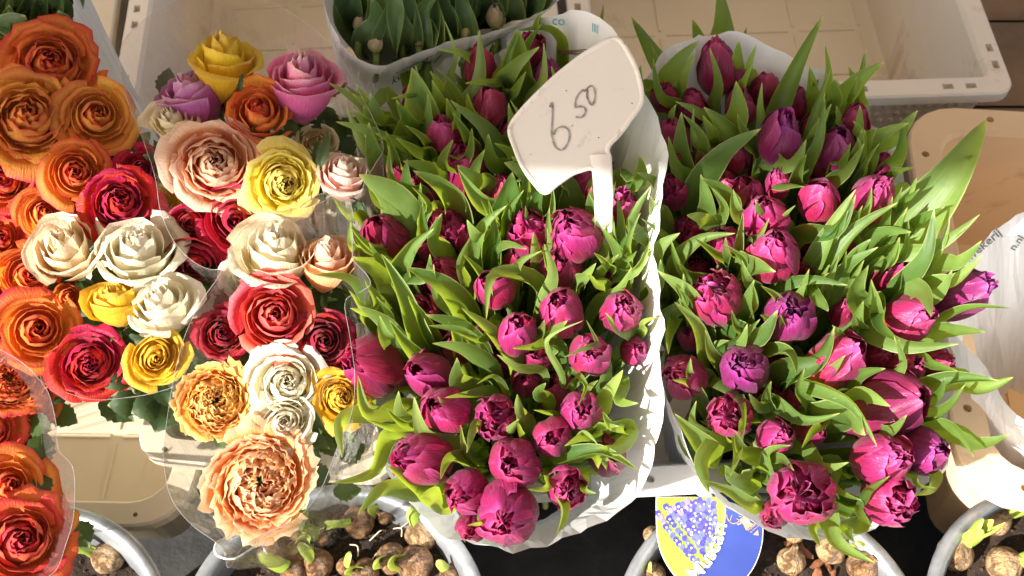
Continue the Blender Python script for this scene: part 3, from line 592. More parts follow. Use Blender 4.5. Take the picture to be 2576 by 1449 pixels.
# ------------------------------------------------------------------ tulips
PROF = [(0, .20), (.12, .60), (.28, .92), (.45, 1.0), (.62, .93), (.78, .72), (.9, .46), (1.0, .22), (1.3, .1)]
def prof(v):
    for (a, x), (b, y) in zip(PROF, PROF[1:]):
        if v <= b:
            t = (v - a) / (b - a); return x + (y - x) * t
    return .1
def prof_s(v): return (prof(max(0, v - .07)) + prof(v) * 2 + prof(min(1.25, v + .07))) / 4
def tulip_meshes(seed, opn=.0, frill=.05, extra=4):
    rr = random.Random(seed); out = []
    rings = [(3, .375, 1.0, 1.12, 0), (3, .35, 1.02, 1.12, 60), (3, .28, 1.03, 1.25, 25)] + ([(extra, .18, 1.03, 1.4, 80)] if extra else [])
    for ri, (n, R_, H, W, off) in enumerate(rings):
        for i in range(n):
            ph = rad(off + 360 / n * i) + rr.uniform(-.25, .25); sd = rr.uniform(0, 90); Hh = H * rr.uniform(.86, 1.04); o_ = opn * rr.uniform(.0, 2.0) * (1 if ri < 2 else .25 if ri == 2 else .05); Rm = R_ * rr.uniform(.95, 1.06)
            inner = ri >= 2
            fr = frill * (1.7 if inner else .8); ridge = rr.uniform(.4, 1.2); tw = rr.uniform(.03, .15) * rr.choice((1, 1, -1))
            def fn(uu, v):
                u = uu * 2 - 1; a_ = abs(u)
                top = 1 - .20 * a_ ** 2 + fr * .4 * nz(u * 2.6 + sd, sd) + fr * .5 * nz(u * 7 + sd, sd + 4)
                vv = v * top; k = max(0, vv - .45) / .55
                pr = prof_s(vv) + o_ * k ** 1.6
                rho = Rm * pr
                wid = W * (.55 + .45 * math.sin(min(1, vv * 1.8) * math.pi / 2)) * (1 + .35 * k * (1 - min(1, o_)))
                bell_ = math.sin(math.pi * min(1, vv))
                rho += (.020 * math.cos(u * 4.6 + sd) * ridge + .03 * nz(u * 2.2 + sd, vv * 2.4, sd)) * bell_ + tw * u * Rm * (.4 + .6 * v) - .018 * math.exp(-(u / .16) ** 2) * bell_
                rho += .05 * max(0, u) ** 4 * k
                rho += fr * k * (nz(u * 3.4 + sd, v * 2.2, sd) * .9 + .5 * nz(u * 8 + sd, v * 4, sd))
                z = Hh * vv + fr * .6 * k * nz(u * 4 + sd, v * 2, sd + 30) - o_ * .22 * k * k
                an = ph + u * wid
                return Vector((rho * math.cos(an), rho * math.sin(an), z))
            V, Fc, U = grid(fn, 12, 13); out.append(mesh('petal', V, Fc, U))
    return out
TUL = {'c': [tulip_meshes(21, .0, .03, 0), tulip_meshes(22, .05, .05, 3), tulip_meshes(27, .03, .04, 0), tulip_meshes(29, .06, .05, 3)],
       'm': [tulip_meshes(23, .10, .08, 4), tulip_meshes(24, .16, .09, 4), tulip_meshes(28, .13, .08, 5), tulip_meshes(30, .08, .09, 5), tulip_meshes(31, .2, .09, 4)],
       'f': [tulip_meshes(25, .3, .15, 5), tulip_meshes(26, .26, .16, 5), tulip_meshes(32, .34, .14, 6)]}
TULIPS = {'L': [], 'R': [], 'G': [], 'H': []}
SAY = {'c': 'closed', 'm': 'half-open', 'f': 'frilly open'}
def zone(bq, px, py):
    if bq == 'L':
        if py < 360: return 'at the shaded back by the price sign'
        if py < 640: return 'around the price sign stake'
        if py < 900: return 'in the middle of the price-sign bunch'
        if px < 1150: return 'at the price-sign bunch rim beside the roses'
        return 'low in the price-sign bunch above white paper'
    if py < 420: return 'at the shaded back of the tan-crate bunch'
    if py < 660: return 'where shade meets sun in the tan-crate bunch'
    if px > 2180: return 'at the tan crate edge'
    if py < 960: return 'in the middle of the tan-crate bunch'
    return 'low in the tan-crate bunch above a pot'
def tulip(bq, px, py, r, kind='m', mat='tulip', tx=None, ty=None, dz=0, label=None, kk=3.0):
    dz += .012; r *= .97 if bq in 'LR' else 1; P = at(px, py, dz); B0 = BASE[bq]
    sp = ((P - B0) * Vector((1, 1, 1))).normalized()
    axis = sp if tx is None else ((CAM - P).normalized() + RIGHT * (tx * 1.35 - (.1 if bq in 'LR' else 0)) + UP * (ty * 1.15 + .12)).normalized()
    s = r * mpp(P) * kk / 1.08
    bpos = P - axis * s * .52
    col = {'tulip': 'magenta', 'tulip2': 'crimson', 'tulip_purple': 'purple', 'bud': 'pale green', 'budorange': 'orange-tipped'}[mat]
    size = 'large ' if r >= 66 else 'small ' if r <= 47 else ''
    way = '' if tx is None else 'leaning towards the crate ' if tx > .28 else 'leaning towards the roses ' if tx < -.18 else 'standing upright ' if ty > .45 else 'nodding forward ' if ty < -.08 else 'facing up '
    e = tag(empty('tulip', bpos), label or f'{size}{SAY[kind]} {col} tulip {way}{zone(bq, px, py)}', 'tulip', {'L': 'tulips in the bunch with the price sign', 'R': 'tulips in the bunch beside the tan crate', 'G': 'unopened tulips in the back paper', 'H': 'orange-tipped tulip buds'}[bq])
    rot = frame_of(axis, rnd.uniform(0, 6.28)); mt = Matrix.LocRotScale(bpos, rot, (1, 1, 1)); e.rotation_euler = rot
    slim = rnd.uniform(.82, 1.02)
    for m_ in rnd.choice(TUL[kind]):
        o = ob('petal', m_, M[mat], e); o.scale = (s * slim * rnd.uniform(.96, 1.03),) * 2 + (s,)
    inv = mt.inverted(); B = B0 + Vector((rnd.uniform(-.05, .05), rnd.uniform(-.05, .05), 0))
    pts = catmull([bpos + axis * .002, bpos - axis * .03, bpos.lerp(B, .4), B], 8)
    V, Fc, U = tube([inv @ p for p in pts], .0035, 6); ob('stem', mesh('stem', V, Fc, U), M['stem'], e)
    TULIPS[bq].append((e, inv, P)); return e
d_ = -.02
TL = [
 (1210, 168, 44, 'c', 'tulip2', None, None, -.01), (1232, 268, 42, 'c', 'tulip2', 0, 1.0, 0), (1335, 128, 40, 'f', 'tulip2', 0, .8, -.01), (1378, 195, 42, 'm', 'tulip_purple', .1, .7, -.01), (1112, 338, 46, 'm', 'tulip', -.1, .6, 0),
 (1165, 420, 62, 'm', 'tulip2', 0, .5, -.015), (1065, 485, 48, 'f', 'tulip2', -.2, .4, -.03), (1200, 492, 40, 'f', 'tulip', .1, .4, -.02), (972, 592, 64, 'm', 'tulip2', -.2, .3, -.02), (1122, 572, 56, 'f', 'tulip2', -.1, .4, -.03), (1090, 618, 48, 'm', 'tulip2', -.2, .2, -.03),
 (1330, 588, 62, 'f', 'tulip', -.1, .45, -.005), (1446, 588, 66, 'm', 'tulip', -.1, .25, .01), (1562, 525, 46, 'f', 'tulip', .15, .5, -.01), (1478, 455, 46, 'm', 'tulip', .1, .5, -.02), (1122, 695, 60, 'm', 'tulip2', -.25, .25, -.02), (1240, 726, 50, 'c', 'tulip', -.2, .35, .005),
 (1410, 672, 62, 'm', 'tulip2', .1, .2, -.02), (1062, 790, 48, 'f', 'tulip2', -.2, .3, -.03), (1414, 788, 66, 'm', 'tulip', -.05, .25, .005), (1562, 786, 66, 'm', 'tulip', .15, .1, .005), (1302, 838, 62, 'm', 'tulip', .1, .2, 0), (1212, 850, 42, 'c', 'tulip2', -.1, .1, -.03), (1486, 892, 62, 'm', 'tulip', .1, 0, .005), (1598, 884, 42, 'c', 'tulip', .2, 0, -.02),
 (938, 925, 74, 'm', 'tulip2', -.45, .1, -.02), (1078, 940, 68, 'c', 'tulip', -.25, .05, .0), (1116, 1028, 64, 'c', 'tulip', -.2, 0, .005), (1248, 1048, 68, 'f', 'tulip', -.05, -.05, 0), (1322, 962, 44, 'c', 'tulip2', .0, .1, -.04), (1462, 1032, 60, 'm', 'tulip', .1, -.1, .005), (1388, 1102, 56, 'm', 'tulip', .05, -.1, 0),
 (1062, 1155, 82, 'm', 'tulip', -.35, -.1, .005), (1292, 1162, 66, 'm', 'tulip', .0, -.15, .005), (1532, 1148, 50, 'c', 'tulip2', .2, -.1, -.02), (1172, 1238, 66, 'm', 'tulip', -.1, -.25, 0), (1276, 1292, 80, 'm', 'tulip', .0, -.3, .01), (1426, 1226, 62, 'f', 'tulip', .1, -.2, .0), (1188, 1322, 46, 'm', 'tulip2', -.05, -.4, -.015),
]
TR = [
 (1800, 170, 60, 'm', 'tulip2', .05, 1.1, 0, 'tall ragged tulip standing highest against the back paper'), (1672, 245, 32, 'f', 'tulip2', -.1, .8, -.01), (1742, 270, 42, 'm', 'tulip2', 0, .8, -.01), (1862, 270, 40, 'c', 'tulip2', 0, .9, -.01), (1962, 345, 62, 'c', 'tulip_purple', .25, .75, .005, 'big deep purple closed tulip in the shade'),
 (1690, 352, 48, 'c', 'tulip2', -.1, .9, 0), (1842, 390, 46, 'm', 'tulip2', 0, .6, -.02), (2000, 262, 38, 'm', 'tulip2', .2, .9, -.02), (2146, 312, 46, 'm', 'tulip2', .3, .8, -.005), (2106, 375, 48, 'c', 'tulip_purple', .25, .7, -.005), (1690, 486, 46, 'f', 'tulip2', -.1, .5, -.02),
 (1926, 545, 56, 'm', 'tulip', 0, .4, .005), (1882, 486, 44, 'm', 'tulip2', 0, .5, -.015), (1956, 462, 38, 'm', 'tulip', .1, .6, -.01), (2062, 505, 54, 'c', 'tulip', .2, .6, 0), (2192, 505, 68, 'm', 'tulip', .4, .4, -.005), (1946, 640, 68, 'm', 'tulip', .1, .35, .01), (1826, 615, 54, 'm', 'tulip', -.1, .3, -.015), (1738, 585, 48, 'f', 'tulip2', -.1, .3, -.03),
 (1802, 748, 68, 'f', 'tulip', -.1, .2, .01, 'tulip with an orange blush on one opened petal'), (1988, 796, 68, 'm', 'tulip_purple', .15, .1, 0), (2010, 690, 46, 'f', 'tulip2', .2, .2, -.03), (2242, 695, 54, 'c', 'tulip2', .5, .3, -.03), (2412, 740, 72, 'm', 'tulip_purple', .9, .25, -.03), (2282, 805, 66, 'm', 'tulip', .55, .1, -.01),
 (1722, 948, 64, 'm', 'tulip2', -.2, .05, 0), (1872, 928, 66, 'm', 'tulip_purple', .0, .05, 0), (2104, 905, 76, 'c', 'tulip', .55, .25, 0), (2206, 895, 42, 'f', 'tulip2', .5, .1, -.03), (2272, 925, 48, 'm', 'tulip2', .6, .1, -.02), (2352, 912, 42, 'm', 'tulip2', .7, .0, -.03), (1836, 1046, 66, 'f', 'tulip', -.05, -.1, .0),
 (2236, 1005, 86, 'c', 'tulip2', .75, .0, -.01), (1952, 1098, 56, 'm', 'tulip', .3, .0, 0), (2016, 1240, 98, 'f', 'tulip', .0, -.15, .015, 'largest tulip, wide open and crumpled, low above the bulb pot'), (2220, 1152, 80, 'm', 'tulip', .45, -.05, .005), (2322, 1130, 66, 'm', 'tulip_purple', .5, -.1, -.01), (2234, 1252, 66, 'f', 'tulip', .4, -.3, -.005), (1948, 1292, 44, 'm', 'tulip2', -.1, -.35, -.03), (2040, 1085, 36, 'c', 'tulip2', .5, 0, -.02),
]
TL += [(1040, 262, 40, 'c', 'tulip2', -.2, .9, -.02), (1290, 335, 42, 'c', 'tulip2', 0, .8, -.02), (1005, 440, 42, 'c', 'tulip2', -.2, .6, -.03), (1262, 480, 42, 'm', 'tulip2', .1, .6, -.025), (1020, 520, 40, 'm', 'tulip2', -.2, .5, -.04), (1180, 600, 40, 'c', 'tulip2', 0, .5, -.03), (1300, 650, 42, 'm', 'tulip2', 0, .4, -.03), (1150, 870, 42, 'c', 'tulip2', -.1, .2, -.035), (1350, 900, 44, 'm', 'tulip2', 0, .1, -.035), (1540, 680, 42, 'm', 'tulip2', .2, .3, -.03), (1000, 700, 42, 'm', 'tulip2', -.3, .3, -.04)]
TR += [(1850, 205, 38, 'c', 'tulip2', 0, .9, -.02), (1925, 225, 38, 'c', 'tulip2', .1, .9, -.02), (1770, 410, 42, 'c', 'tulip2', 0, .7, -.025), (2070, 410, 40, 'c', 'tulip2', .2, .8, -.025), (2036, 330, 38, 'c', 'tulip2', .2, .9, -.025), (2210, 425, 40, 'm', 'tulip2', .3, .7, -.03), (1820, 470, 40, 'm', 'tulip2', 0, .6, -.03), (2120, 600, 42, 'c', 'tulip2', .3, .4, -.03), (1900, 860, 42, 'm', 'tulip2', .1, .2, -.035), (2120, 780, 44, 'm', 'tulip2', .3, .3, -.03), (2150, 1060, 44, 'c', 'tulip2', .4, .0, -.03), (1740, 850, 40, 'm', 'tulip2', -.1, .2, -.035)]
for a in TL: tulip('L', *a)
for a in TR: tulip('R', *a)
fr_ = random.Random(19)
for bq, cx, cy, rx, ry in (('L', 1270, 740, 280, 520), ('R', 2010, 720, 280, 480)):
    for k in range(16):
        a = fr_.uniform(0, 6.28); q = math.sqrt(fr_.random())
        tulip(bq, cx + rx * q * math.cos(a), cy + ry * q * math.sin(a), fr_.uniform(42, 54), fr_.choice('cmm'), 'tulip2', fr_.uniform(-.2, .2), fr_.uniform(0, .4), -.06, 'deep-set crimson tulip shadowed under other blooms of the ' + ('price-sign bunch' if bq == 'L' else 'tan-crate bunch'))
for px, py, r in [(946, 108, 22), (1052, 88, 24), (1168, 72, 22), (1246, 40, 28), (1120, 20, 24), (1010, 60, 22), (1300, 0, 24), (905, 60, 20)]:
    tulip('G', px, py, r, 'c', 'bud', 0, .8, -.02, 'pale unopened tulip bud among broad leaves in the back paper', 2.7)
for px, py, r in [(42, 95, 22), (72, 110, 16), (8, 118, 20), (75, 20, 26), (8, 30, 22), (130, 10, 22)]:
    tulip('H', px, py, r, 'c', 'budorange', -.1, .8, -.03, 'green tulip bud with orange tip behind the orange roses', 2.9)

# ------------------------------------------------------------------ tulip leaves
lr = random.Random(77)
def tleaf(bq, bx, by, tx, ty, w, bend=None, dzb=-.014, dzt=.055, fold=None, roll=None, mat='leaf', arch=None, nseg=18):
    tx += (tx - bx) * .1; ty += (ty - by) * .1
    Pb = at(bx, by, dzb); Pt = at(tx, ty, dzt); T = Pt - Pb; L_ = T.length
    N0 = (CAM - Pb).normalized(); S0 = T.cross(N0).normalized()
    bend = lr.uniform(-.16, .16) if bend is None else bend
    arch = lr.uniform(.0, .18) if arch is None else arch
    fold = lr.choice((lr.uniform(.25, .95), lr.uniform(.25, .95), -lr.uniform(.1, .5))) if fold is None else fold
    roll = lr.uniform(-.75, .75) if roll is None else roll
    Q0 = Pb.lerp(BASE[bq], .28); hook = lr.uniform(-.35, .35)
    mid = Pb + T * .52 + S0 * bend * L_ + N0 * arch * L_
    pts = catmull([Q0, Pb, mid, Pt], nseg)
    wm = w * mpp(Pb) * .5 * 1.42; sd = lr.uniform(0, 50); tws = lr.uniform(-.35, .35)
    e, inv, P = min(TULIPS[bq], key=lambda t: (t[2] - Pb).length)
    fr = []
    for k in range(nseg + 1):
        t = (pts[min(k + 1, nseg)] - pts[max(k - 1, 0)]).normalized()
        Nn = (N0 - t * N0.dot(t)); Nn = Nn.normalized() if Nn.length > .05 else UP
        s = t.cross(Nn).normalized(); a = roll + tws * (k / nseg)
        fr.append((s * math.cos(a) + Nn * math.sin(a), Nn * math.cos(a) - s * math.sin(a)))
    def fn(u, v):
        k = int(round(v * nseg)); x = u * 2 - 1
        ww = wm * (.55 + .45 * math.sin(min(1, v * 1.9) * math.pi / 2)) * max(.015, 1 - max(0, (v - .36) / .64) ** 1.3)
        s, n = fr[k]; a_ = abs(x)
        ang = fold * 1.1 * a_
        p = pts[k] + s * (x * ww * math.cos(ang * .8)) + n * (ww * a_ * math.sin(ang))
        p = p + n * (.08 * ww * nz(v * 4 + sd, x * 1.5) + .14 * ww * a_ * nz(v * 6 + sd, x * 2, 3))
        if v > .9: p = p + n * (v - .9) * hook * wm * 4
        return inv @ p
    V, Fc, U = grid(fn, 6, nseg); ob('leaf', mesh('leaf', V, Fc, U), M[mat], e)
LL = [(1500,650,1484,500,30),(1548,655,1552,505,28),(1524,660,1520,520,24),(1510,600,1545,470,30),(1131,233,1119,68,20),(1158,330,1201,97,40),(1201,203,1108,132,25),(1288,230,1301,85,95,0,.5),(1418,165,1308,85,34,.25),(1255,255,1348,130,45,-.1),(1368,100,1364,35,26),(1354,245,1384,175,26),(1051,360,1040,190,135,0,.7),(994,253,906,217,32),(998,363,938,245,48),(1104,293,994,253,32),(1070,375,1076,248,36),(1285,440,1144,270,60,.12),(1275,393,1278,273,32),(1100,425,1178,330,45,.15),(1090,415,1004,353,44),(1150,465,1144,360,48),(1140,488,1024,413,44,.1),(1235,505,1158,423,55),(1298,432,1249,367,28),(1285,238,1178,212,30,.08),(1025,435,862,318,44,.12),
 (1030,590,915,453,85,.12),(1118,535,1063,467,26),(1155,545,1050,440,60,.1),(1275,565,1165,440,70,-.05),(1290,585,1290,445,105,0),(1415,540,1285,420,100,.1),(1058,580,1038,480,28),(1140,660,1114,547,54),(1200,660,1268,530,46),(1012,705,1084,587,62,-.1),(1010,712,1076,645,32,.15),(1010,725,895,655,75),(1052,870,968,660,62,.02),(1020,895,909,780,48,.08),(965,755,888,773,32),(1175,812,1036,687,66,.1),(1170,800,1098,677,36),(1184,735,1183,610,32),(1365,655,1375,580,16),(1232,655,1318,630,24),(1290,725,1355,640,28),(1366,770,1368,627,30),(1400,720,1368,627,24),(1355,725,1235,795,40,.3),(1080,840,1029,750,42),(1210,892,1084,802,48),(1295,918,1171,788,48,.05),(1255,808,1166,837,26),(1232,915,1091,827,34),(1235,935,1101,870,42),(1392,875,1296,877,32),(1365,945,1261,897,28),(1412,960,1462,820,17,-.3),
 (1025,1035,912,955,58,-.25),(1055,1080,935,1059,30),(950,1048,869,1141,38,.25),(985,1092,849,1204,46,-.15),(1058,1240,914,1290,42,.15),(1092,1255,985,1180,62),(1198,995,1155,912,54),(1038,1072,1006,992,32),(1170,1135,1053,1010,52,-.18),(1186,1056,1110,1004,27),(1242,990,1130,1000,24),(1334,1072,1304,998,30),(1334,1126,1302,1055,28),(1255,1110,1302,1058,28),(1268,1105,1183,1135,34,.25),(1400,1050,1347,1033,16),(1380,1015,1375,967,30),(1186,1160,1116,1202,38),(1376,1172,1332,1226,27),(1376,1222,1398,1335,42),(1268,985,1206,968,22),(1125,1262,1065,1250,48),(1206,1280,1180,1317,17),
 (1508,575,1490,480,26),(1580,695,1608,550,32),(1572,725,1515,580,37),(1532,695,1497,640,32),(1553,652,1597,633,22),(1586,618,1575,573,22),(1522,738,1481,693,32),(1592,855,1528,792,37),(1608,848,1650,803,20),(1442,965,1472,820,20,.2),(1522,965,1428,905,24,.3),(1432,930,1453,1012,20),(1400,1165,1587,1184,48,-.12),(1465,1200,1497,1238,22),(1472,1085,1548,1073,32),(1572,1078,1511,1123,42),(1520,1088,1428,1119,37),(1440,1125,1498,1118,17),(1470,1140,1501,1178,37),(1535,1182,1553,1148,27),(1570,1078,1521,1038,42),(1450,1010,1500,960,30),(1560,960,1600,1010,30),(1235,620,1180,560,40),(1560,470,1605,400,70,.1),(1330,480,1290,400,60)]
RL = [(1651,255,1615,173,36),(1681,258,1751,115,52),(1708,270,1746,140,32),(1785,305,1785,138,32),(1848,217,1858,112,37),(1895,230,1903,122,22),(1868,250,1891,170,24),(1840,355,1851,217,68),(1720,455,1715,297,47),(1765,425,1722,300,32),(1850,405,1780,283,52,.08),(1755,510,1900,340,64,-.12),(1798,335,1708,262,30),(1945,335,2060,63,60,-.03),(1652,332,1695,270,32),(1668,505,1606,440,32),
 (2105,292,2212,168,64,-.08),(2043,235,2039,192,17),(2008,440,2082,198,40,-.03),(2012,465,2069,253,30),(2158,390,2295,287,52,.08),(2162,435,2277,320,48),(2142,385,2145,310,22),(2115,340,2105,273,27),(1918,425,2018,357,42,.15),(2088,445,2135,367,38),(2068,490,2165,372,42),(2248,615,2462,326,120,.04,.45),(2412,450,2450,393,28),(2235,460,2295,425,22),(2245,492,2300,452,30),(1920,487,2013,470,24),
 (1998,605,2139,500,42,.18),(2045,695,2142,497,54),(2118,575,2187,480,38),(2068,705,2242,528,54,-.08),(2195,655,2441,550,42,.1),(2238,745,2340,545,42,.12),(2172,628,2284,588,32),(2335,678,2457,613,37),(2312,740,2459,650,47,.1),(2102,775,2200,635,37),(2168,825,2182,680,78),(2242,745,2334,792,54,-.2),(2362,812,2530,780,27),(2342,843,2469,836,37),(2138,830,2387,861,42,.08),(1938,742,2115,720,28),(1968,935,2087,834,64),(2202,965,2245,858,27,.2),(2118,988,2220,932,42),(2388,965,2537,950,64,.08),(1990,590,2000,523,17),(1928,900,1997,937,42),
 (1938,1008,2097,1037,42,.12),(1998,958,2190,1107,47,-.15),(2112,1022,2227,1022,64),(2182,1093,2274,1048,37),(2068,1062,2162,1092,94),(2372,1088,2527,1093,42,.12),(2332,1068,2441,1144,28),(2066,1062,2022,1120,32),(2020,1126,2124,1160,32,.15),(2106,1160,2163,1250,32),(2282,1188,2350,1224,20),(2146,1262,2230,1203,30),(2070,1270,2187,1402,54,.12),(2054,1290,2062,1367,30),(2143,1260,2190,1320,27),(2162,1305,2152,1360,42),(1932,1200,1985,1128,32),(2290,1010,2492,962,64),
 (1682,635,1642,483,38,-.3),(1698,686,1836,596,42),(1660,695,1708,596,47),(1835,685,1865,548,42,0),(1768,825,1665,696,52,.1),(1622,765,1658,663,30),(1665,820,1715,700,32),(1772,905,1703,773,42,.08),(1705,790,1683,882,37),(1820,838,1944,785,54,.2),(1800,885,1872,823,32),(1798,900,1902,810,32),(1782,952,1741,905,32),(1848,695,1937,683,74),(1787,592,1731,546,37),(1900,595,1901,513,30),(1886,625,1930,556,24),(1800,585,1790,483,30),
 (1792,1142,1708,1052,54),(1785,958,1863,1090,28),(1828,1104,1788,1230,54),(1856,1084,1838,1187,27),(1922,1162,1855,1090,47),(1902,1272,1781,1213,34),(1910,1052,1865,1090,32),(1786,1098,1755,1016,24),(1890,1210,1830,1170,50),(2060,960,2120,900,40),(2300,900,2400,930,40),(2200,760,2260,850,50),(1760,1000,1700,960,34),(1960,1010,1890,990,30),(1670,560,1640,500,40),(2010,740,2080,780,40),(2330,1180,2300,1240,30),(1930,1150,1990,1180,26)]
for bq, lst in (('L', LL), ('R', RL)):
    for a in lst: tleaf(bq, *a[:5], bend=a[5] if len(a) > 5 else None, fold=a[6] if len(a) > 6 else None)
def inside(poly, x, y):
    c = False; j = len(poly) - 1
    for i in range(len(poly)):
        if (poly[i][1] > y) != (poly[j][1] > y) and x < (poly[j][0] - poly[i][0]) * (y - poly[i][1]) / (poly[j][1] - poly[i][1]) + poly[i][0]: c = not c
        j = i
    return c
PL = [(1200, 110), (1360, 90), (1560, 230), (1620, 420), (1600, 900), (1600, 1050), (1480, 1240), (1300, 1320), (1150, 1290), (1040, 1200), (930, 1000), (920, 600), (960, 300)]
PR = [(1680, 190), (1800, 120), (2000, 220), (2180, 320), (2260, 500), (2340, 700), (2350, 1000), (2300, 1180), (2150, 1290), (1950, 1290), (1800, 1160), (1700, 960), (1680, 600)]
for bq, poly, n in (('L', PL, 90), ('R', PR, 90)):
    cx = sum(p[0] for p in poly) / len(poly); cy = sum(p[1] for p in poly) / len(poly)
    k = 0
    while k < n:
        x = lr.uniform(900, 2360); y = lr.uniform(90, 1320)
        if not inside(poly, x, y): continue
        k += 1
        dx = (x - cx) * .25 + lr.uniform(-45, 45); dy = (y - cy) * .18 - 70 + lr.uniform(-35, 35)
        tleaf(bq, x, y, x + dx, y + dy, lr.uniform(34, 60), dzb=-.085, dzt=-.035)
        if k % 2 == 0 and y < 880 and not 1540 < x < 1740:
            x2 = x + lr.uniform(-30, 30); y2 = y + lr.uniform(-30, 30); tleaf(bq, x2, y2, x2 + (x - cx) * .35 + lr.uniform(-35, 35), y2 - 85 + (y - cy) * .14 + lr.uniform(-25, 25), lr.uniform(22, 40), dzb=-.02, dzt=.05)
heads = [(a[0], a[1], a[2]) for a in TL + TR]
for bq, poly, n in (('L', PL, 50), ('R', PR, 46)):       # long leaves standing between the blooms
    cx = 1290 if bq == 'L' else 1960; cy = 900; k = 0; tries = 0
    while k < n and tries < 5000:
        tries += 1
        x = lr.uniform(900, 2360); y = lr.uniform(120, 1300)
        if not inside(poly, x, y): continue
        ln = lr.uniform(90, 145) * (1 if y < 700 else .85)
        if y > 950 and lr.random() < .55: continue
        ax = (x - cx) / 420 + lr.uniform(-.45, .45); ay = -1 + max(0, (y - 800) / 700) + lr.uniform(-.3, .3); q = math.hypot(ax, ay) or 1
        X, Y = x + ax / q * ln, y + ay / q * ln
        if Y < (185 if bq == 'L' else 120) or 1595 < X < 1690 or 1610 < x < 1680: continue
        if any(math.hypot(x + ax / q * ln * f - h[0], y + ay / q * ln * f - h[1]) < h[2] * (.72 if y < 700 else .95) for f in (.35, .6, .85) for h in heads): continue
        k += 1
        tleaf(bq, x, y, X, Y, lr.uniform(30, 58) if y < 600 else lr.uniform(24, 42), dzb=-.02, dzt=.05, fold=lr.uniform(.3, 1.0), bend=lr.uniform(-.1, .1))
for k in range(26):
    x = lr.uniform(870, 1360); y = lr.uniform(-20, 140) if x < 1000 else lr.uniform(-20, 130 - (x - 1000) * .3)
    if y > 60 and x < 910: continue
    tleaf('G', x, y, x + lr.uniform(-35, 45), y - lr.uniform(120, 190), lr.uniform(48, 80), dzb=-.02, dzt=.05, mat='leafback', fold=lr.uniform(.3, .8), roll=lr.uniform(-.3, .3))
for k in range(20):
    x = lr.uniform(860, 1370); y = lr.uniform(-60, 150) if x < 1000 else lr.uniform(-60, 150 - (x - 1000) * .32)
    if y > 60 and x < 900: continue
    tleaf('G', x, y, x + lr.uniform(-45, 45), y - lr.uniform(100, 160), lr.uniform(40, 66), dzb=-.02, dzt=.045, mat='leafback')
for k in range(30):
    x = lr.uniform(-20, 160); y = lr.uniform(-10, 110)
    tleaf('H', x, y, x + lr.uniform(-25, 35), y - lr.uniform(50, 110), lr.uniform(60, 95), dzb=-.04, dzt=.015, mat='leafback')

# ------------------------------------------------------------------ price sign
def flat_frame(O, N_, upv):
    Z = N_.normalized(); X = upv.cross(Z).normalized(); Y = Z.cross(X); return Matrix((X, Y, Z)).transposed().to_4x4(), X, Y, Z
SP = at(1452, 292, .075)                                  # centre of the sign face
SN = ((CAM - SP).normalized() + UP * .35 - RIGHT * .05).normalized()
Mx, SX, SY, SZ = flat_frame(SP, SN, UP); Mx.translation = SP; Minv = Mx.inverted()
def onsign(px, py, h=0):
    d = ray(px, py); t = (SP - CAM).dot(SZ) / d.dot(SZ); p = Minv @ (CAM + d * t); return Vector((p.x, p.y, h))
face = [(1550, 97), (1586, 140), (1608, 192), (1617, 255), (1588, 300), (1560, 338), (1538, 360), (1530, 378), (1533, 404), (1500, 428), (1484, 424), (1462, 430), (1440, 438), (1405, 462), (1371, 486), (1340, 458), (1312, 418), (1292, 370), (1281, 325), (1310, 280), (1360, 228), (1410, 182), (1480, 130)]
out2 = catmull([onsign(*p) for p in face], 92, True); cen2 = sum(out2, Vector()) / 92
sign = tag(empty('price_sign', SP), 'cream plastic price sign handwritten 6.50 stuck into the tulips', 'price sign'); sign.rotation_euler = Mx.to_euler()
V = []; Fc = []
for k, z in ((1, -.0012), (1, .0012)): V += [Vector((p.x, p.y, z)) for p in out2]
n = 92
for i in range(n): Fc.append((i, (i + 1) % n, n + (i + 1) % n, n + i))
Fc.append(tuple(range(n))[::-1]); Fc.append(tuple(range(n, 2 * n)))
ob('plate', mesh('plate', V, Fc, None, False), M['sign'], sign)
V = []; Fc = []
for ins, z in ((-.0012, -.0016), (-.0012, .0026), (.0014, .0026), (.0028, .0013)):
    for i, p in enumerate(out2):
        t = (out2[(i + 1) % n] - out2[i - 1]).normalized(); nn = Vector((-t.y, t.x, 0))
        if nn.dot(cen2 - p) < 0 and i % 1 == 0: pass
        V.append(Vector((p.x, p.y, 0)) + (Vector((t.y, -t.x, 0))) * ins + Vector((0, 0, z)))
for k in range(3):
    for i in range(n):
        a = k * n + i; b = k * n + (i + 1) % n; Fc.append((a, b, b + n, a + n))
ob('border', mesh('border', V, Fc), M['signrim'], sign)
p0 = onsign(1512, 392, .001); p1 = onsign(1518, 480, -.004); p2 = onsign(1517, 535, -.03); p3 = p2 + Vector((0, -.03, -.12))
def stemfn(u, v):
    c = catmull([p0, p1, p2, p3], 14)[int(round(v * 14))]
    a = 2 * math.pi * u; w_ = .0088 - .0022 * v
    return c + Vector((w_ * math.copysign(abs(math.cos(a)) ** .6, math.cos(a)), 0, .0028 * math.copysign(abs(math.sin(a)) ** .6, math.sin(a)) + .0016 * (abs(math.cos(a)) < .3)))
V, Fc, U = grid(stemfn, 20, 14, True); ob('stake', mesh('stake', V, Fc), M['sign'], sign)
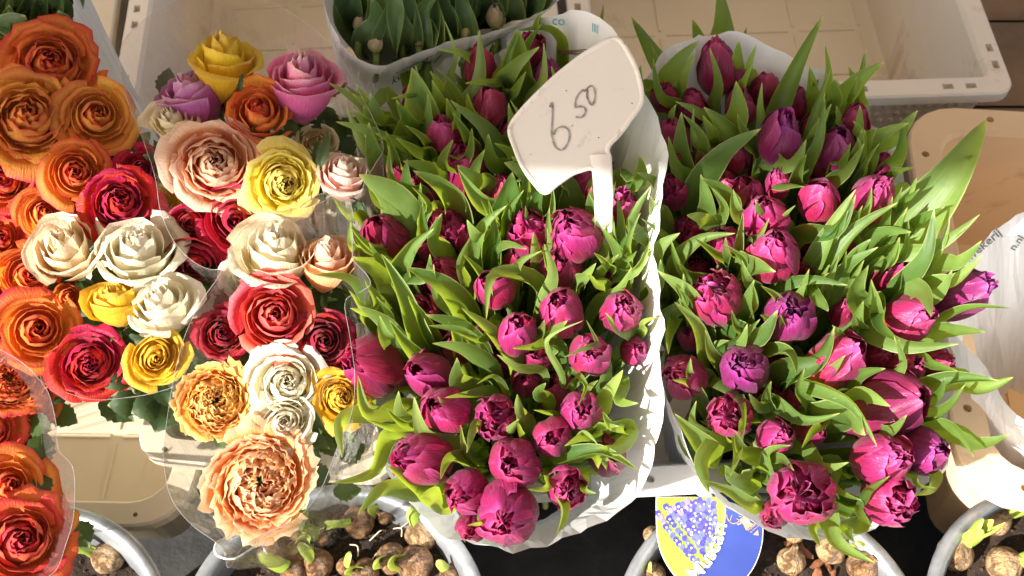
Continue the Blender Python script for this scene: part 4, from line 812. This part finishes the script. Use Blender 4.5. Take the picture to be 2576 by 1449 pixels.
def stroke(parent, pts, w, h, mat, fn, name='writing', n=40, taper=True):
    c = catmull([fn(*p) for p in pts], n); V = []; Fc = []
    for k, p in enumerate(c):
        t = (c[min(k + 1, n)] - c[max(k - 1, 0)]).normalized(); s = Vector((-t.y, t.x, 0))
        ww = w * (.75 + .35 * nz(k * .35, len(pts)) + .15 * math.sin(k)) * .5
        V += [p + s * ww + Vector((0, 0, h)), p - s * ww + Vector((0, 0, h))]
    for k in range(n): Fc.append((2 * k, 2 * k + 1, 2 * k + 3, 2 * k + 2))
    return ob(name, mesh(name, V, Fc, None, False), M[mat], parent)
sx = lambda zx, zy: (zx / 2.07 * 1.0 * .6289 + 1980 * .6289, zy / 2.07 * .6289 + 100 * .6289)
for pl in ([(455, 688), (474, 648), (478, 760), (470, 900), (482, 960), (505, 1020), (550, 1042), (585, 1015), (612, 960), (618, 900), (596, 862), (552, 848), (510, 868), (484, 915)],
           [(636, 838), (642, 844)], [(736, 540), (700, 570), (680, 600), (668, 640), (668, 690), (700, 680), (740, 690), (752, 720), (735, 755), (705, 772), (668, 766)],
           [(735, 556), (765, 545), (762, 590), (775, 630), (800, 668), (818, 650), (830, 590), (822, 535), (800, 512), (772, 525), (755, 550)]):
    stroke(sign, [sx(*p) for p in pl], .0022 if len(pl) > 2 else .0032, .0019, 'ink', onsign)
for px, py, s_ in ((1425, 230, 3), (1390, 480 - 120, 2), (1590, 262, 3), (1335, 390, 2), (1506, 348, 3)):
    c = onsign(px, py, .0017); k = s_ * .0002
    ob('speck', mesh('speck', [c + Vector((k * math.cos(a) * (1 + .4 * math.sin(3 * a)), k * math.sin(a), 0)) for a in [i * .785 for i in range(8)]], [tuple(range(8))], None, False), M['chip'], sign)

# wire tie beside the sign
wt = tag(empty('wire_tie', at(1470, 140, .02)), 'thin brown wires sticking out behind the price sign', 'wire'); o0 = wt.location.copy()
for k in range(4):
    pts = catmull([at(1405, 128 + k * 3, .01) - o0, at(1440, 127 + k * 3, .025) - o0, at(1495, 124 + k * 7, .035) - o0], 8)
    V, Fc, U = tube(pts, .0005, 5); ob('strand', mesh('strand', V, Fc), M['wire'], wt)

# ------------------------------------------------------------------ printed letters on paper
def text_mesh(txt, size, shear=0):
    cu = bpy.data.curves.new('t', 'FONT'); cu.body = txt; cu.size = size; cu.shear = shear; cu.resolution_u = 3; cu.offset = size * .012
    o = bpy.data.objects.new('t', cu); COL.objects.link(o); bpy.context.view_layer.update()
    me = bpy.data.meshes.new_from_object(o.evaluated_get(bpy.context.evaluated_depsgraph_get())); bpy.data.objects.remove(o); return me
def drape(root, me, px, py, ex, ey, mat, lift=.0012, name='lettering'):
    """lay flat lettering on the sleeve: every vertex is dropped onto the sheet along the line of sight"""
    bpy.context.view_layer.update()
    sh = [c for c in root.children if c.name.startswith('sheet')][0]; inv = sh.matrix_world.inverted()
    for v in me.vertices:
        X = px + v.co.x * ex[0] + v.co.y * ey[0]; Y = py + v.co.x * ex[1] + v.co.y * ey[1]
        d = ray(X, Y).normalized(); ok, loc, nn, _ = sh.ray_cast(inv @ CAM, inv.to_3x3() @ d)
        v.co = (loc - d * lift) if ok else (inv @ (CAM + d * 1.1))
    o = ob(name, me, M[mat], root); return o
def subdiv(me, n=2):
    bm = bmesh.new(); bm.from_mesh(me); bmesh.ops.subdivide_edges(bm, edges=bm.edges[:], cuts=n); bm.to_mesh(me); bm.free(); return me
drape(GS, subdiv(text_mesh('kwekerij', 1)), 985, 213, (26, -14), (5, -30), 'greenprint')
ln = mesh('underline', [(0, 0, 0), (1, 0, 0), (1, .05, 0), (0, .05, 0)], [(0, 1, 2, 3)]); drape(GS, subdiv(ln, 12), 995, 186, (116, -56), (-10, -26), 'greenprint', name='rule')
drape(KS, subdiv(text_mesh('kwekerij', 1)), 2428, 668, (27, -23), (-19, -22), 'blackprint')
drape(KS, subdiv(text_mesh('n.nl', 1)), 2552, 632, (18, -24), (-22, -12), 'blackprint')
LS = [o for o in COL.objects if o.name == 'paper_sleeve'][0]
drape(LS, subdiv(text_mesh('co', 1)), 1388, 62, (34, 2), (0, -34), 'tealprint')
drape(LS, subdiv(text_mesh('lll', 1)), 1488, 78, (26, 10), (0, -30), 'tealprint')

# ------------------------------------------------------------------ zinc pots with bulbs
PR_ = .146; PZ = .33
def pot(cx, cy, label, soilz=-.035, chips=0, crumbs=420, seed=1):
    root = tag(empty('zinc_pot', (cx, cy, 0)), label, 'pot', 'zinc pots of sprouting bulbs in front of the crates')
    V, Fc, U = lathe([(.001, .004), (PR_ * .70, .004), (PR_ * .72, .012), (PR_ * .90, PZ * .72), (PR_ * .905, PZ * .74), (PR_ * .955, PZ - .02), (PR_ * .955, PZ - .012)], 72); ob('body', mesh('body', V, Fc, U), M['zinc'], root)
    prof = [(PR_ * .958, PZ - .014)] + [(PR_ - .007 + .0075 * math.cos(a), PZ - .0075 + .0075 * math.sin(a)) for a in [rad(-120 + 30 * i) for i in range(11)]] + [(PR_ - .016, PZ - .011), (PR_ - .020, PZ - .045), (PR_ - .024, PZ - .1)]
    V, Fc, U = lathe(prof, 72); ob('rim', mesh('rim', V, Fc, U), M['zinc'], root)
    sz = PZ + soilz; rr = random.Random(seed)
    def hh(x, y): return .007 * nz(x * 30 + seed, y * 30) + .004 * nz(x * 80, y * 80 + seed) + .002 * nz(x * 190, y * 190)
    V = []; Fc = []; nr, na = 34, 64
    for j in range(nr + 1):
        for i in range(na):
            r = (PR_ - .0195) * j / nr; a = 2 * math.pi * i / na; x, y = r * math.cos(a), r * math.sin(a)
            V.append((x, y, sz + hh(x + cx, y + cy)))
    for j in range(nr):
        for i in range(na):
            a = j * na + i; b = j * na + (i + 1) % na; Fc.append((a, b, b + na, a + na))
    s_ = ob('soil', mesh('soil', V, Fc), M['soil'], root); s_['kind'] = 'stuff'
    V = []; Fc = []
    for k in range(crumbs):
        r = (PR_ - .022) * math.sqrt(rr.random()); a = rr.uniform(0, 6.28); x, y = r * math.cos(a), r * math.sin(a)
        c = Vector((x, y, sz + hh(x + cx, y + cy) + .0005)); s = rr.uniform(.0012, .0036); b0 = len(V)
        for d in ((1, 0, 0), (-1, 0, 0), (0, 1, 0), (0, -1, 0), (0, 0, 1), (0, 0, -1)): V.append(c + Vector(d) * s * rr.uniform(.5, 1.2))
        for f in ((0, 2, 4), (2, 1, 4), (1, 3, 4), (3, 0, 4), (2, 0, 5), (1, 2, 5), (3, 1, 5), (0, 3, 5)): Fc.append(tuple(b0 + i for i in f))
    o = ob('crumbs', mesh('crumbs', V, Fc, None, False), M['crumb'], root); o['kind'] = 'stuff'
    if chips:
        for k in range(chips):
            r = (PR_ - .03) * math.sqrt(rr.random()); a = rr.uniform(0, 6.28); x, y = r * math.cos(a), r * math.sin(a)
            o = ob('bark_chip', CHIP[k % 3], M['chip'], root); o.location = (x, y, sz + hh(x + cx, y + cy) + .003); o.rotation_euler = (rr.uniform(-.5, .5), rr.uniform(-.5, .5), rr.uniform(0, 6.28)); o.scale = (rr.uniform(.7, 1.6),) * 3
    return root, sz
CHIP = []
for k in range(3):
    bm = bmesh.new(); bmesh.ops.create_icosphere(bm, subdivisions=1, radius=1)
    for v in bm.verts: v.co = Vector((v.co.x * .009, v.co.y * .0035, v.co.z * .0018)) * (1 + .35 * nz(v.co.x * 2 + k * 7, v.co.y * 2, v.co.z))
    me = bpy.data.meshes.new('bark_chip'); bm.to_mesh(me); bm.free(); CHIP.append(me)
def potpos(px, ptop):
    p = atz(px, ptop, PZ); return p.x, p.y - PR_
P1 = pot(*potpos(112, 1264), 'zinc pot under the orange roses with two bare bulbs', -.05, 0, 420, 1)
P2 = pot(*potpos(868, 1213), 'zinc pot crowded with sprouting bulbs below the garden roses', -.035, 0, 900, 2)
P3 = pot(*potpos(1900, 1228), 'zinc pot with bark chips holding the blue plant label', -.03, 90, 300, 3)
P4 = pot(*potpos(2636, 1216), 'zinc pot of large pale bulbs beneath the tan crate corner', -.035, 0, 500, 4)

def bulb_mesh(seed, neck=.35):
    prof = [(.001, -.95), (.35, -.9), (.75, -.6), (.98, -.15), (1.0, .15), (.85, .5), (.58, .78), (.34, .98), (.24, 1.0 + neck * .6), (.2, 1.0 + neck), (.05, 1.0 + neck + .02)]
    pr = catmull([Vector((r, 0, z)) for r, z in prof], 26)
    def fn(v):
        a = math.atan2(v.y, v.x); k = 1 + .05 * nz(math.cos(a) * 1.3 + seed, math.sin(a) * 1.3, v.z) + .018 * math.sin(a * 11 + seed + 2 * v.z)
        return Vector((v.x * k, v.y * k, v.z))
    V, Fc, U = lathe([(max(.001, p.x), p.z) for p in pr], 28, fn); return mesh('skin', V, Fc, U)
BULB = [bulb_mesh(1), bulb_mesh(5, .2), bulb_mesh(9, .5)]
def shoot_mesh(seed, L_=1.6, w=.34):
    def fn(u, v):
        x = u * 2 - 1; ww = w * (1 - .15 * v) * max(.06, 1 - max(0, (v - .55) / .45) ** 2.2) ** .7
        a = x * 1.5; return Vector((ww * math.sin(a), -ww * math.cos(a) * .75 + .12 + .15 * v * v, L_ * v))
    V, Fc, U = grid(fn, 8, 10); return mesh('sprout', V, Fc, U)
SHOOT = [shoot_mesh(1), shoot_mesh(2, 1.1, .4), shoot_mesh(3, 2.1, .3)]
def bulb(px, py, r, sz, lean, nsh, label, mat='bulb', cut=False, sl=1.0, shoot_px=None):
    P = atz(px, py, sz + .010); s = r * mpp(P)
    ax = Vector((lean[0], lean[1], 1)).normalized()
    e = tag(empty('flower_bulb', P), label, 'bulb', 'sprouting bulbs in the zinc pots'); e.rotation_euler = frame_of(ax, rnd.uniform(0, 6.28)); e.scale = (s,) * 3
    ob('skin', rnd.choice(BULB), M[mat], e)
    for k in range(nsh):
        o = ob('sprout', SHOOT[k % 3] if not cut else SHOOT[1], M['sprout'], e); o.location = (0, 0, 1.05); o.scale = (sl * 1.5,) * 3
        o.rotation_euler = ((rnd.uniform(.1, .3) if nsh > 2 else rnd.uniform(0, .12)), 0, 0) ; o.rotation_euler.rotate_axis('Z', 0)
        q = Matrix.Rotation(k * 6.28 / max(nsh, 1) + .4, 4, 'Z') @ Matrix.Rotation(.35 if nsh > 2 else .06, 4, 'X'); o.rotation_euler = q.to_euler()
    return e
BL = [
 (P1, 150, 1368, 34, (.2, .2), 0, 'smooth pale bulb half hidden behind the film', 'bulbpale'),
 (P1, 272, 1402, 42, (-1.0, .15), 4, 'round brown bulb with green shoots lying in dark soil', 'bulbpale', False, .75),
 (P2, 690, 1392, 42, (.1, .5), 0, 'tall shiny bulb leaning under the film corner', 'bulb'),
 (P2, 742, 1330, 40, (.3, -.2), 2, 'bulb with broad pale shoot beside the film', 'bulbpale', True, .8),
 (P2, 752, 1392, 36, (.3, .3), 1, 'brown bulb with short green tip beside the tall shiny bulb', 'bulb', True, .9),
 (P2, 812, 1352, 22, (-.6, .0), 2, 'small bulb with flat green shoot lying in soil', 'bulb', True, 1.4),
 (P2, 902, 1312, 42, (-.9, -.5), 2, 'dusty brown bulb with thick split shoot', 'bulb', True, .9),
 (P2, 968, 1300, 20, (-.8, .2), 1, 'little bulb tip by the pot rim', 'bulb', True, 1.3),
 (P2, 1062, 1345, 44, (-.25, .4), 2, 'papery striped bulb by the pot rim with pale shoot', 'bulbpale', True, .7),
 (P2, 1045, 1418, 48, (-.7, -.25), 1, 'striped brown and cream bulb on its side', 'bulb', True, .8),
 (P2, 985, 1405, 40, (-.5, -.5), 1, 'brown bulb next to the striped bulb on its side', 'bulb', True, .8),
 (P2, 920, 1440, 36, (-.5, -.2), 1, 'bulb with stubby green tip near the pot middle', 'bulb', True, .9),
 (P2, 870, 1425, 24, (.2, .1), 1, 'small bulb showing only a green tip', 'bulb', True, 1.2),
 (P2, 800, 1420, 40, (-.3, .2), 1, 'peeling brown bulb with flat cut shoot', 'bulb', True, .9),
 (P2, 740, 1440, 36, (-.8, .1), 1, 'bulb with long pale yellow shoot lying flat', 'bulb', True, 1.3),
 (P2, 1130, 1445, 26, (-.4, .2), 1, 'bulb tip poking from soil near the pot wall', 'bulb', True, .9),
 (P3, 2090, 1382, 38, (.4, .2), 0, 'glossy pale bulb with dark patches among bark chips', 'bulbpale'),
 (P3, 1990, 1412, 36, (.1, .5), 0, 'tilted bulb with black stains among bark chips', 'bulbpale'),
 (P3, 1998, 1345, 24, (0, .3), 0, 'small pale bulb under the tulip paper', 'bulbpale'),
 (P3, 2170, 1425, 42, (.5, .2), 0, 'brown bulb under the red sprouts', 'bulb'),
 (P3, 1640, 1446, 34, (-.2, .1), 1, 'pale bulb beside the blue plant label', 'bulbpale', True, .6),
 (P3, 1640, 1345, 22, (-.2, .1), 0, 'small bulb tucked behind the plant label', 'bulbpale'),
 (P4, 2500, 1305, 44, (.9, .15), 3, 'pale bulb with orange-green shoot under the crate corner', 'bulbpale', False, .8),
 (P4, 2402, 1392, 46, (.45, .35), 5, 'pale round bulb with a tuft of green shoots', 'bulbpale', False, .8),
 (P4, 2526, 1420, 46, (.8, .0), 3, 'pale bulb with yellow-green shoot beside the tufted bulb', 'bulbpale', False, .8),
]
for a in BL: bulb(a[1], a[2], a[3], a[0][1], a[4], a[5], a[6], a[7], *(a[8:]))
for px, py, dx, dy in [(900, 1270, -20, -30), (1060, 1300, -30, -20), (1030, 1320, -25, 10), (930, 1360, 30, -25), (1060, 1230 + 60, 20, -30), (840, 1330, -40, 5), (880, 1370, 20, 30), (760, 1395, 60, 8), (950, 1385, -20, 30), (640, 1340, -20, 40), (1100, 1310, 30, 10), (990, 1330, 20, 20)]:
    P = atz(px, py, P2[1] + .006); Q = atz(px + dx, py + dy, P2[1] + .012); m_ = P.lerp(Q, .5) + Vector((.004, .003, .004))
    pts = catmull([P, m_, Q], 8); o0 = P.copy(); V, Fc, U = tube([p - o0 for p in pts], .0007, 5)
    o = tag(ob('bulb_root', mesh('bulb_root', V, Fc), M['root']), 'thin pale root sticking out of the soil in the crowded bulb pot', 'root', 'loose roots in the crowded bulb pot'); o.location = o0
rs = tag(empty('red_sprout', atz(2160, 1372, P3[1] + .01)), 'cluster of orange-red sprout tips among the bark chips', 'sprout')
for k in range(16):
    o = ob('leaflet', CHIP[k % 3], M['budorange'], rs); a = rnd.uniform(0, 6.28); r = rnd.uniform(0, .018)
    o.location = (r * math.cos(a), r * math.sin(a) * 1.2, .008 + rnd.uniform(0, .01)); o.rotation_euler = (rnd.uniform(-.8, .8), rnd.uniform(-.8, .8), rnd.uniform(0, 6.28)); o.scale = (.8, 1.1, 1.5)

# white string under the film corner
V, Fc, U = tube(catmull([atz(600, 1350, .345), atz(548, 1362, .36), atz(545, 1395, .37), atz(590, 1405, .37), atz(650, 1372, .36), atz(672, 1392, .35)], 30), .0011, 6)
o0 = atz(600, 1350, .345); st_ = tag(ob('string', mesh('string', [v - o0 for v in V], Fc), M['tagwhite']), 'looped white string hanging at the film corner above the bulb pot', 'string'); st_.location = o0

# ------------------------------------------------------------------ plant label
TZ0 = .3375; TO = atz(1785, 1262, TZ0); TN = Vector((0, -.06, 1)).normalized()
Tm, _, _, _ = flat_frame(TO, TN, Vector((0, 1, 0))); Tm.translation = TO; Tinv = Tm.inverted()
def ontag(px, py, h=0):
    d = ray(px, py); t = (TO - CAM).dot(TN) / d.dot(TN); p = Tinv @ (CAM + d * t); return Vector((p.x, p.y, h))
label_ = tag(empty('plant_label', TO), 'blue and lime plant label reading Muscari with grape hyacinth picture', 'plant label'); label_.rotation_euler = Tm.to_euler()
outl = [(1650, 1250), (1650, 1300), (1653, 1350), (1664, 1395), (1690, 1440), (1722, 1472), (1765, 1492), (1810, 1492), (1855, 1474), (1890, 1438), (1912, 1390), (1920, 1340), (1916, 1290), (1908, 1250)]
def poly(name, pts, h, mat, thick=0):
    P = [ontag(p[0], p[1], h) for p in pts]
    if thick:
        n = len(P); V = P + [p - Vector((0, 0, thick)) for p in P]; Fc = [tuple(range(n)), tuple(range(2 * n - 1, n - 1, -1))] + [(i, n + i, n + (i + 1) % n, (i + 1) % n) for i in range(n)]
        return ob(name, mesh(name, V, Fc, None, False), M[mat], label_)
    return ob(name, mesh(name, P, [tuple(range(len(P)))], None, False), M[mat], CARD)
oc = [(p.x, p.y) for p in catmull([Vector((a, b, 0)) for a, b in outl], 60)]
CARD = poly('card', oc, 0, 'tagwhite', .0006)
cx, cy = 1785, 1370
ins = [(cx + (a - cx) * .983, cy + (b - cy) * .983) for a, b in oc]
# arc between the lime and the blue print
arc = [(p.x, p.y) for p in catmull([Vector(v) for v in ((1823, 1250, 0), (1822, 1305, 0), (1811, 1358, 0), (1778, 1418, 0), (1740, 1462, 0), (1722, 1482, 0))], 30)]
def side(a, b):                                           # which side of the arc
    j = min(range(31), key=lambda k: abs(arc[k][1] - b)); return a - arc[j][0]
gl = [p for p in ins if side(*p) < 0]; bl_ = [p for p in ins if side(*p) > 0]
poly('lime_print', gl + arc[::-1], .0003, 'taggreen'); poly('blue_print', arc + bl_, .00035, 'tagblue')
band = [(a - 4, b) for a, b in arc] + [(a + 3, b) for a, b in arc[::-1]]; poly('tan_band', band, .0006, 'tagtan')
tr_ = random.Random(3)
def bell(px, py, r, kind):
    a0 = tr_.uniform(0, 6.28); h = .0008 + .00035 * tr_.random()
    poly('bell', [(px + r * (1.0 + .12 * math.cos(2 * (a - a0))) * math.cos(a), py + r * 1.15 * math.sin(a)) for a in [i * .6283 for i in range(10)]], h, kind)
    if tr_.random() < .5:
        qx = px + .35 * r; qy = py + .4 * r
        poly('bell_mouth', [(qx + (r * .48 if i % 2 else r * .3) * math.cos(i * .628), qy + (r * .48 if i % 2 else r * .3) * math.sin(i * .628)) for i in range(10)], h + .0003, 'tagwhite')
        poly('bell_mouth', [(qx + r * .2 * math.cos(i * 1.05), qy + r * .2 * math.sin(i * 1.05)) for i in range(6)], h + .0005, 'bell')
def spike(x0, y0, x1, y1, w0, w1, rows, r):
    for k in range(rows):
        t = k / (rows - 1); xx = x0 + (x1 - x0) * t; yy = y0 + (y1 - y0) * t; w = w0 + (w1 - w0) * (t if w0 > w1 else math.sin(math.pi * min(1, t * .75 + .12))); m_ = max(2, int(w * 2 / (r * 1.5)))
        L_ = math.hypot(x1 - x0, y1 - y0); nx, ny = -(y1 - y0) / L_, (x1 - x0) / L_
        for i in range(m_):
            s = (i / (m_ - 1) * 2 - 1) * w if m_ > 1 else 0
            X = xx + nx * s + tr_.uniform(-2, 2); Y = yy + ny * s + tr_.uniform(-2, 2)
            if Y < 1258 or side(X, Y) > -r * .6: continue
            bell(X, Y, r * tr_.uniform(.85, 1.1), 'bellpink' if t < .2 and tr_.random() < .3 else tr_.choice(('bell', 'bell', 'bell2')))
spike(1738, 1258, 1786, 1368, 60, 14, 13, 7.2)
spike(1664, 1283, 1762, 1406, 9, 20, 13, 7)
def tag_text(txt, px, py, size_px, ang, mat, h=.0016, name='lettering', off=0):
    me = text_mesh(txt, 1); c, s = math.cos(ang), math.sin(ang)
    for v in me.vertices:
        x, y = v.co.x * size_px, v.co.y * size_px; v.co = ontag(px + x * c + y * s, py + x * s - y * c, h)
    ob(name, me, M[mat], CARD)
# the word follows the arc
word = 'Muscari'; tpos = [(1747, 1467, -.78), (1777, 1435, -.9), (1793, 1413, -1.0), (1803, 1396, -1.1), (1813, 1374, -1.2), (1821, 1349, -1.3), (1826, 1330, -1.35)]
for ch, (x, y, a) in zip(word, tpos): tag_text(ch, x, y, 53, a, 'tagwhite', name='letter')
tag_text('Hulsebosch', 1882, 1338, 9.5, -.72, 'tagtan'); tag_text('Bij de Boeren', 1888, 1342, 5, -.72, 'tagtan')
def tp(zx, zy): return (1572.3 + zx * .1709, 1226.4 + zy * .1709)      # measured on an enlargement of the label
for pl, w in (([(1490, 430), (1530, 500), (1580, 535), (1650, 520), (1700, 470)], .0011), ([(1505, 470), (1495, 400)], .0008), ([(1545, 495), (1570, 410)], .0008), ([(1640, 300), (1690, 340), (1740, 380), (1740, 420)], .0011), ([(1690, 340), (1640, 330)], .0007), ([(1740, 380), (1770, 350)], .0008), ([(1670, 425), (1720, 440)], .0009), ([(1640, 460), (1680, 490)], .0009)):
    stroke(CARD, [tp(*p) for p in pl], w, .001, 'tagtan', ontag, 'antler', 14)
poly('stag_head', [tp(*p) for p in ((1700, 470), (1740, 430), (1790, 440), (1830, 480), (1840, 520), (1890, 545), (1850, 580), (1810, 600), (1780, 640), (1745, 560), (1720, 530), (1660, 560), (1640, 540), (1690, 520))], .0009, 'tagtan')
poly('stag_muzzle', [tp(*p) for p in ((1715, 490), (1760, 475), (1810, 480), (1830, 510), (1790, 530), (1740, 525))], .0011, 'tagwhite')
poly('emblem_point', [tp(*p) for p in ((1880, 700), (1955, 625), (1965, 710))], .0009, 'tagtan')
V, Fc = boxv(-.009, .009, -.11, -.07, -.0016, -.0008); ob('stake', mesh('stake', V, Fc, None, False), M['tagwhite'], label_)
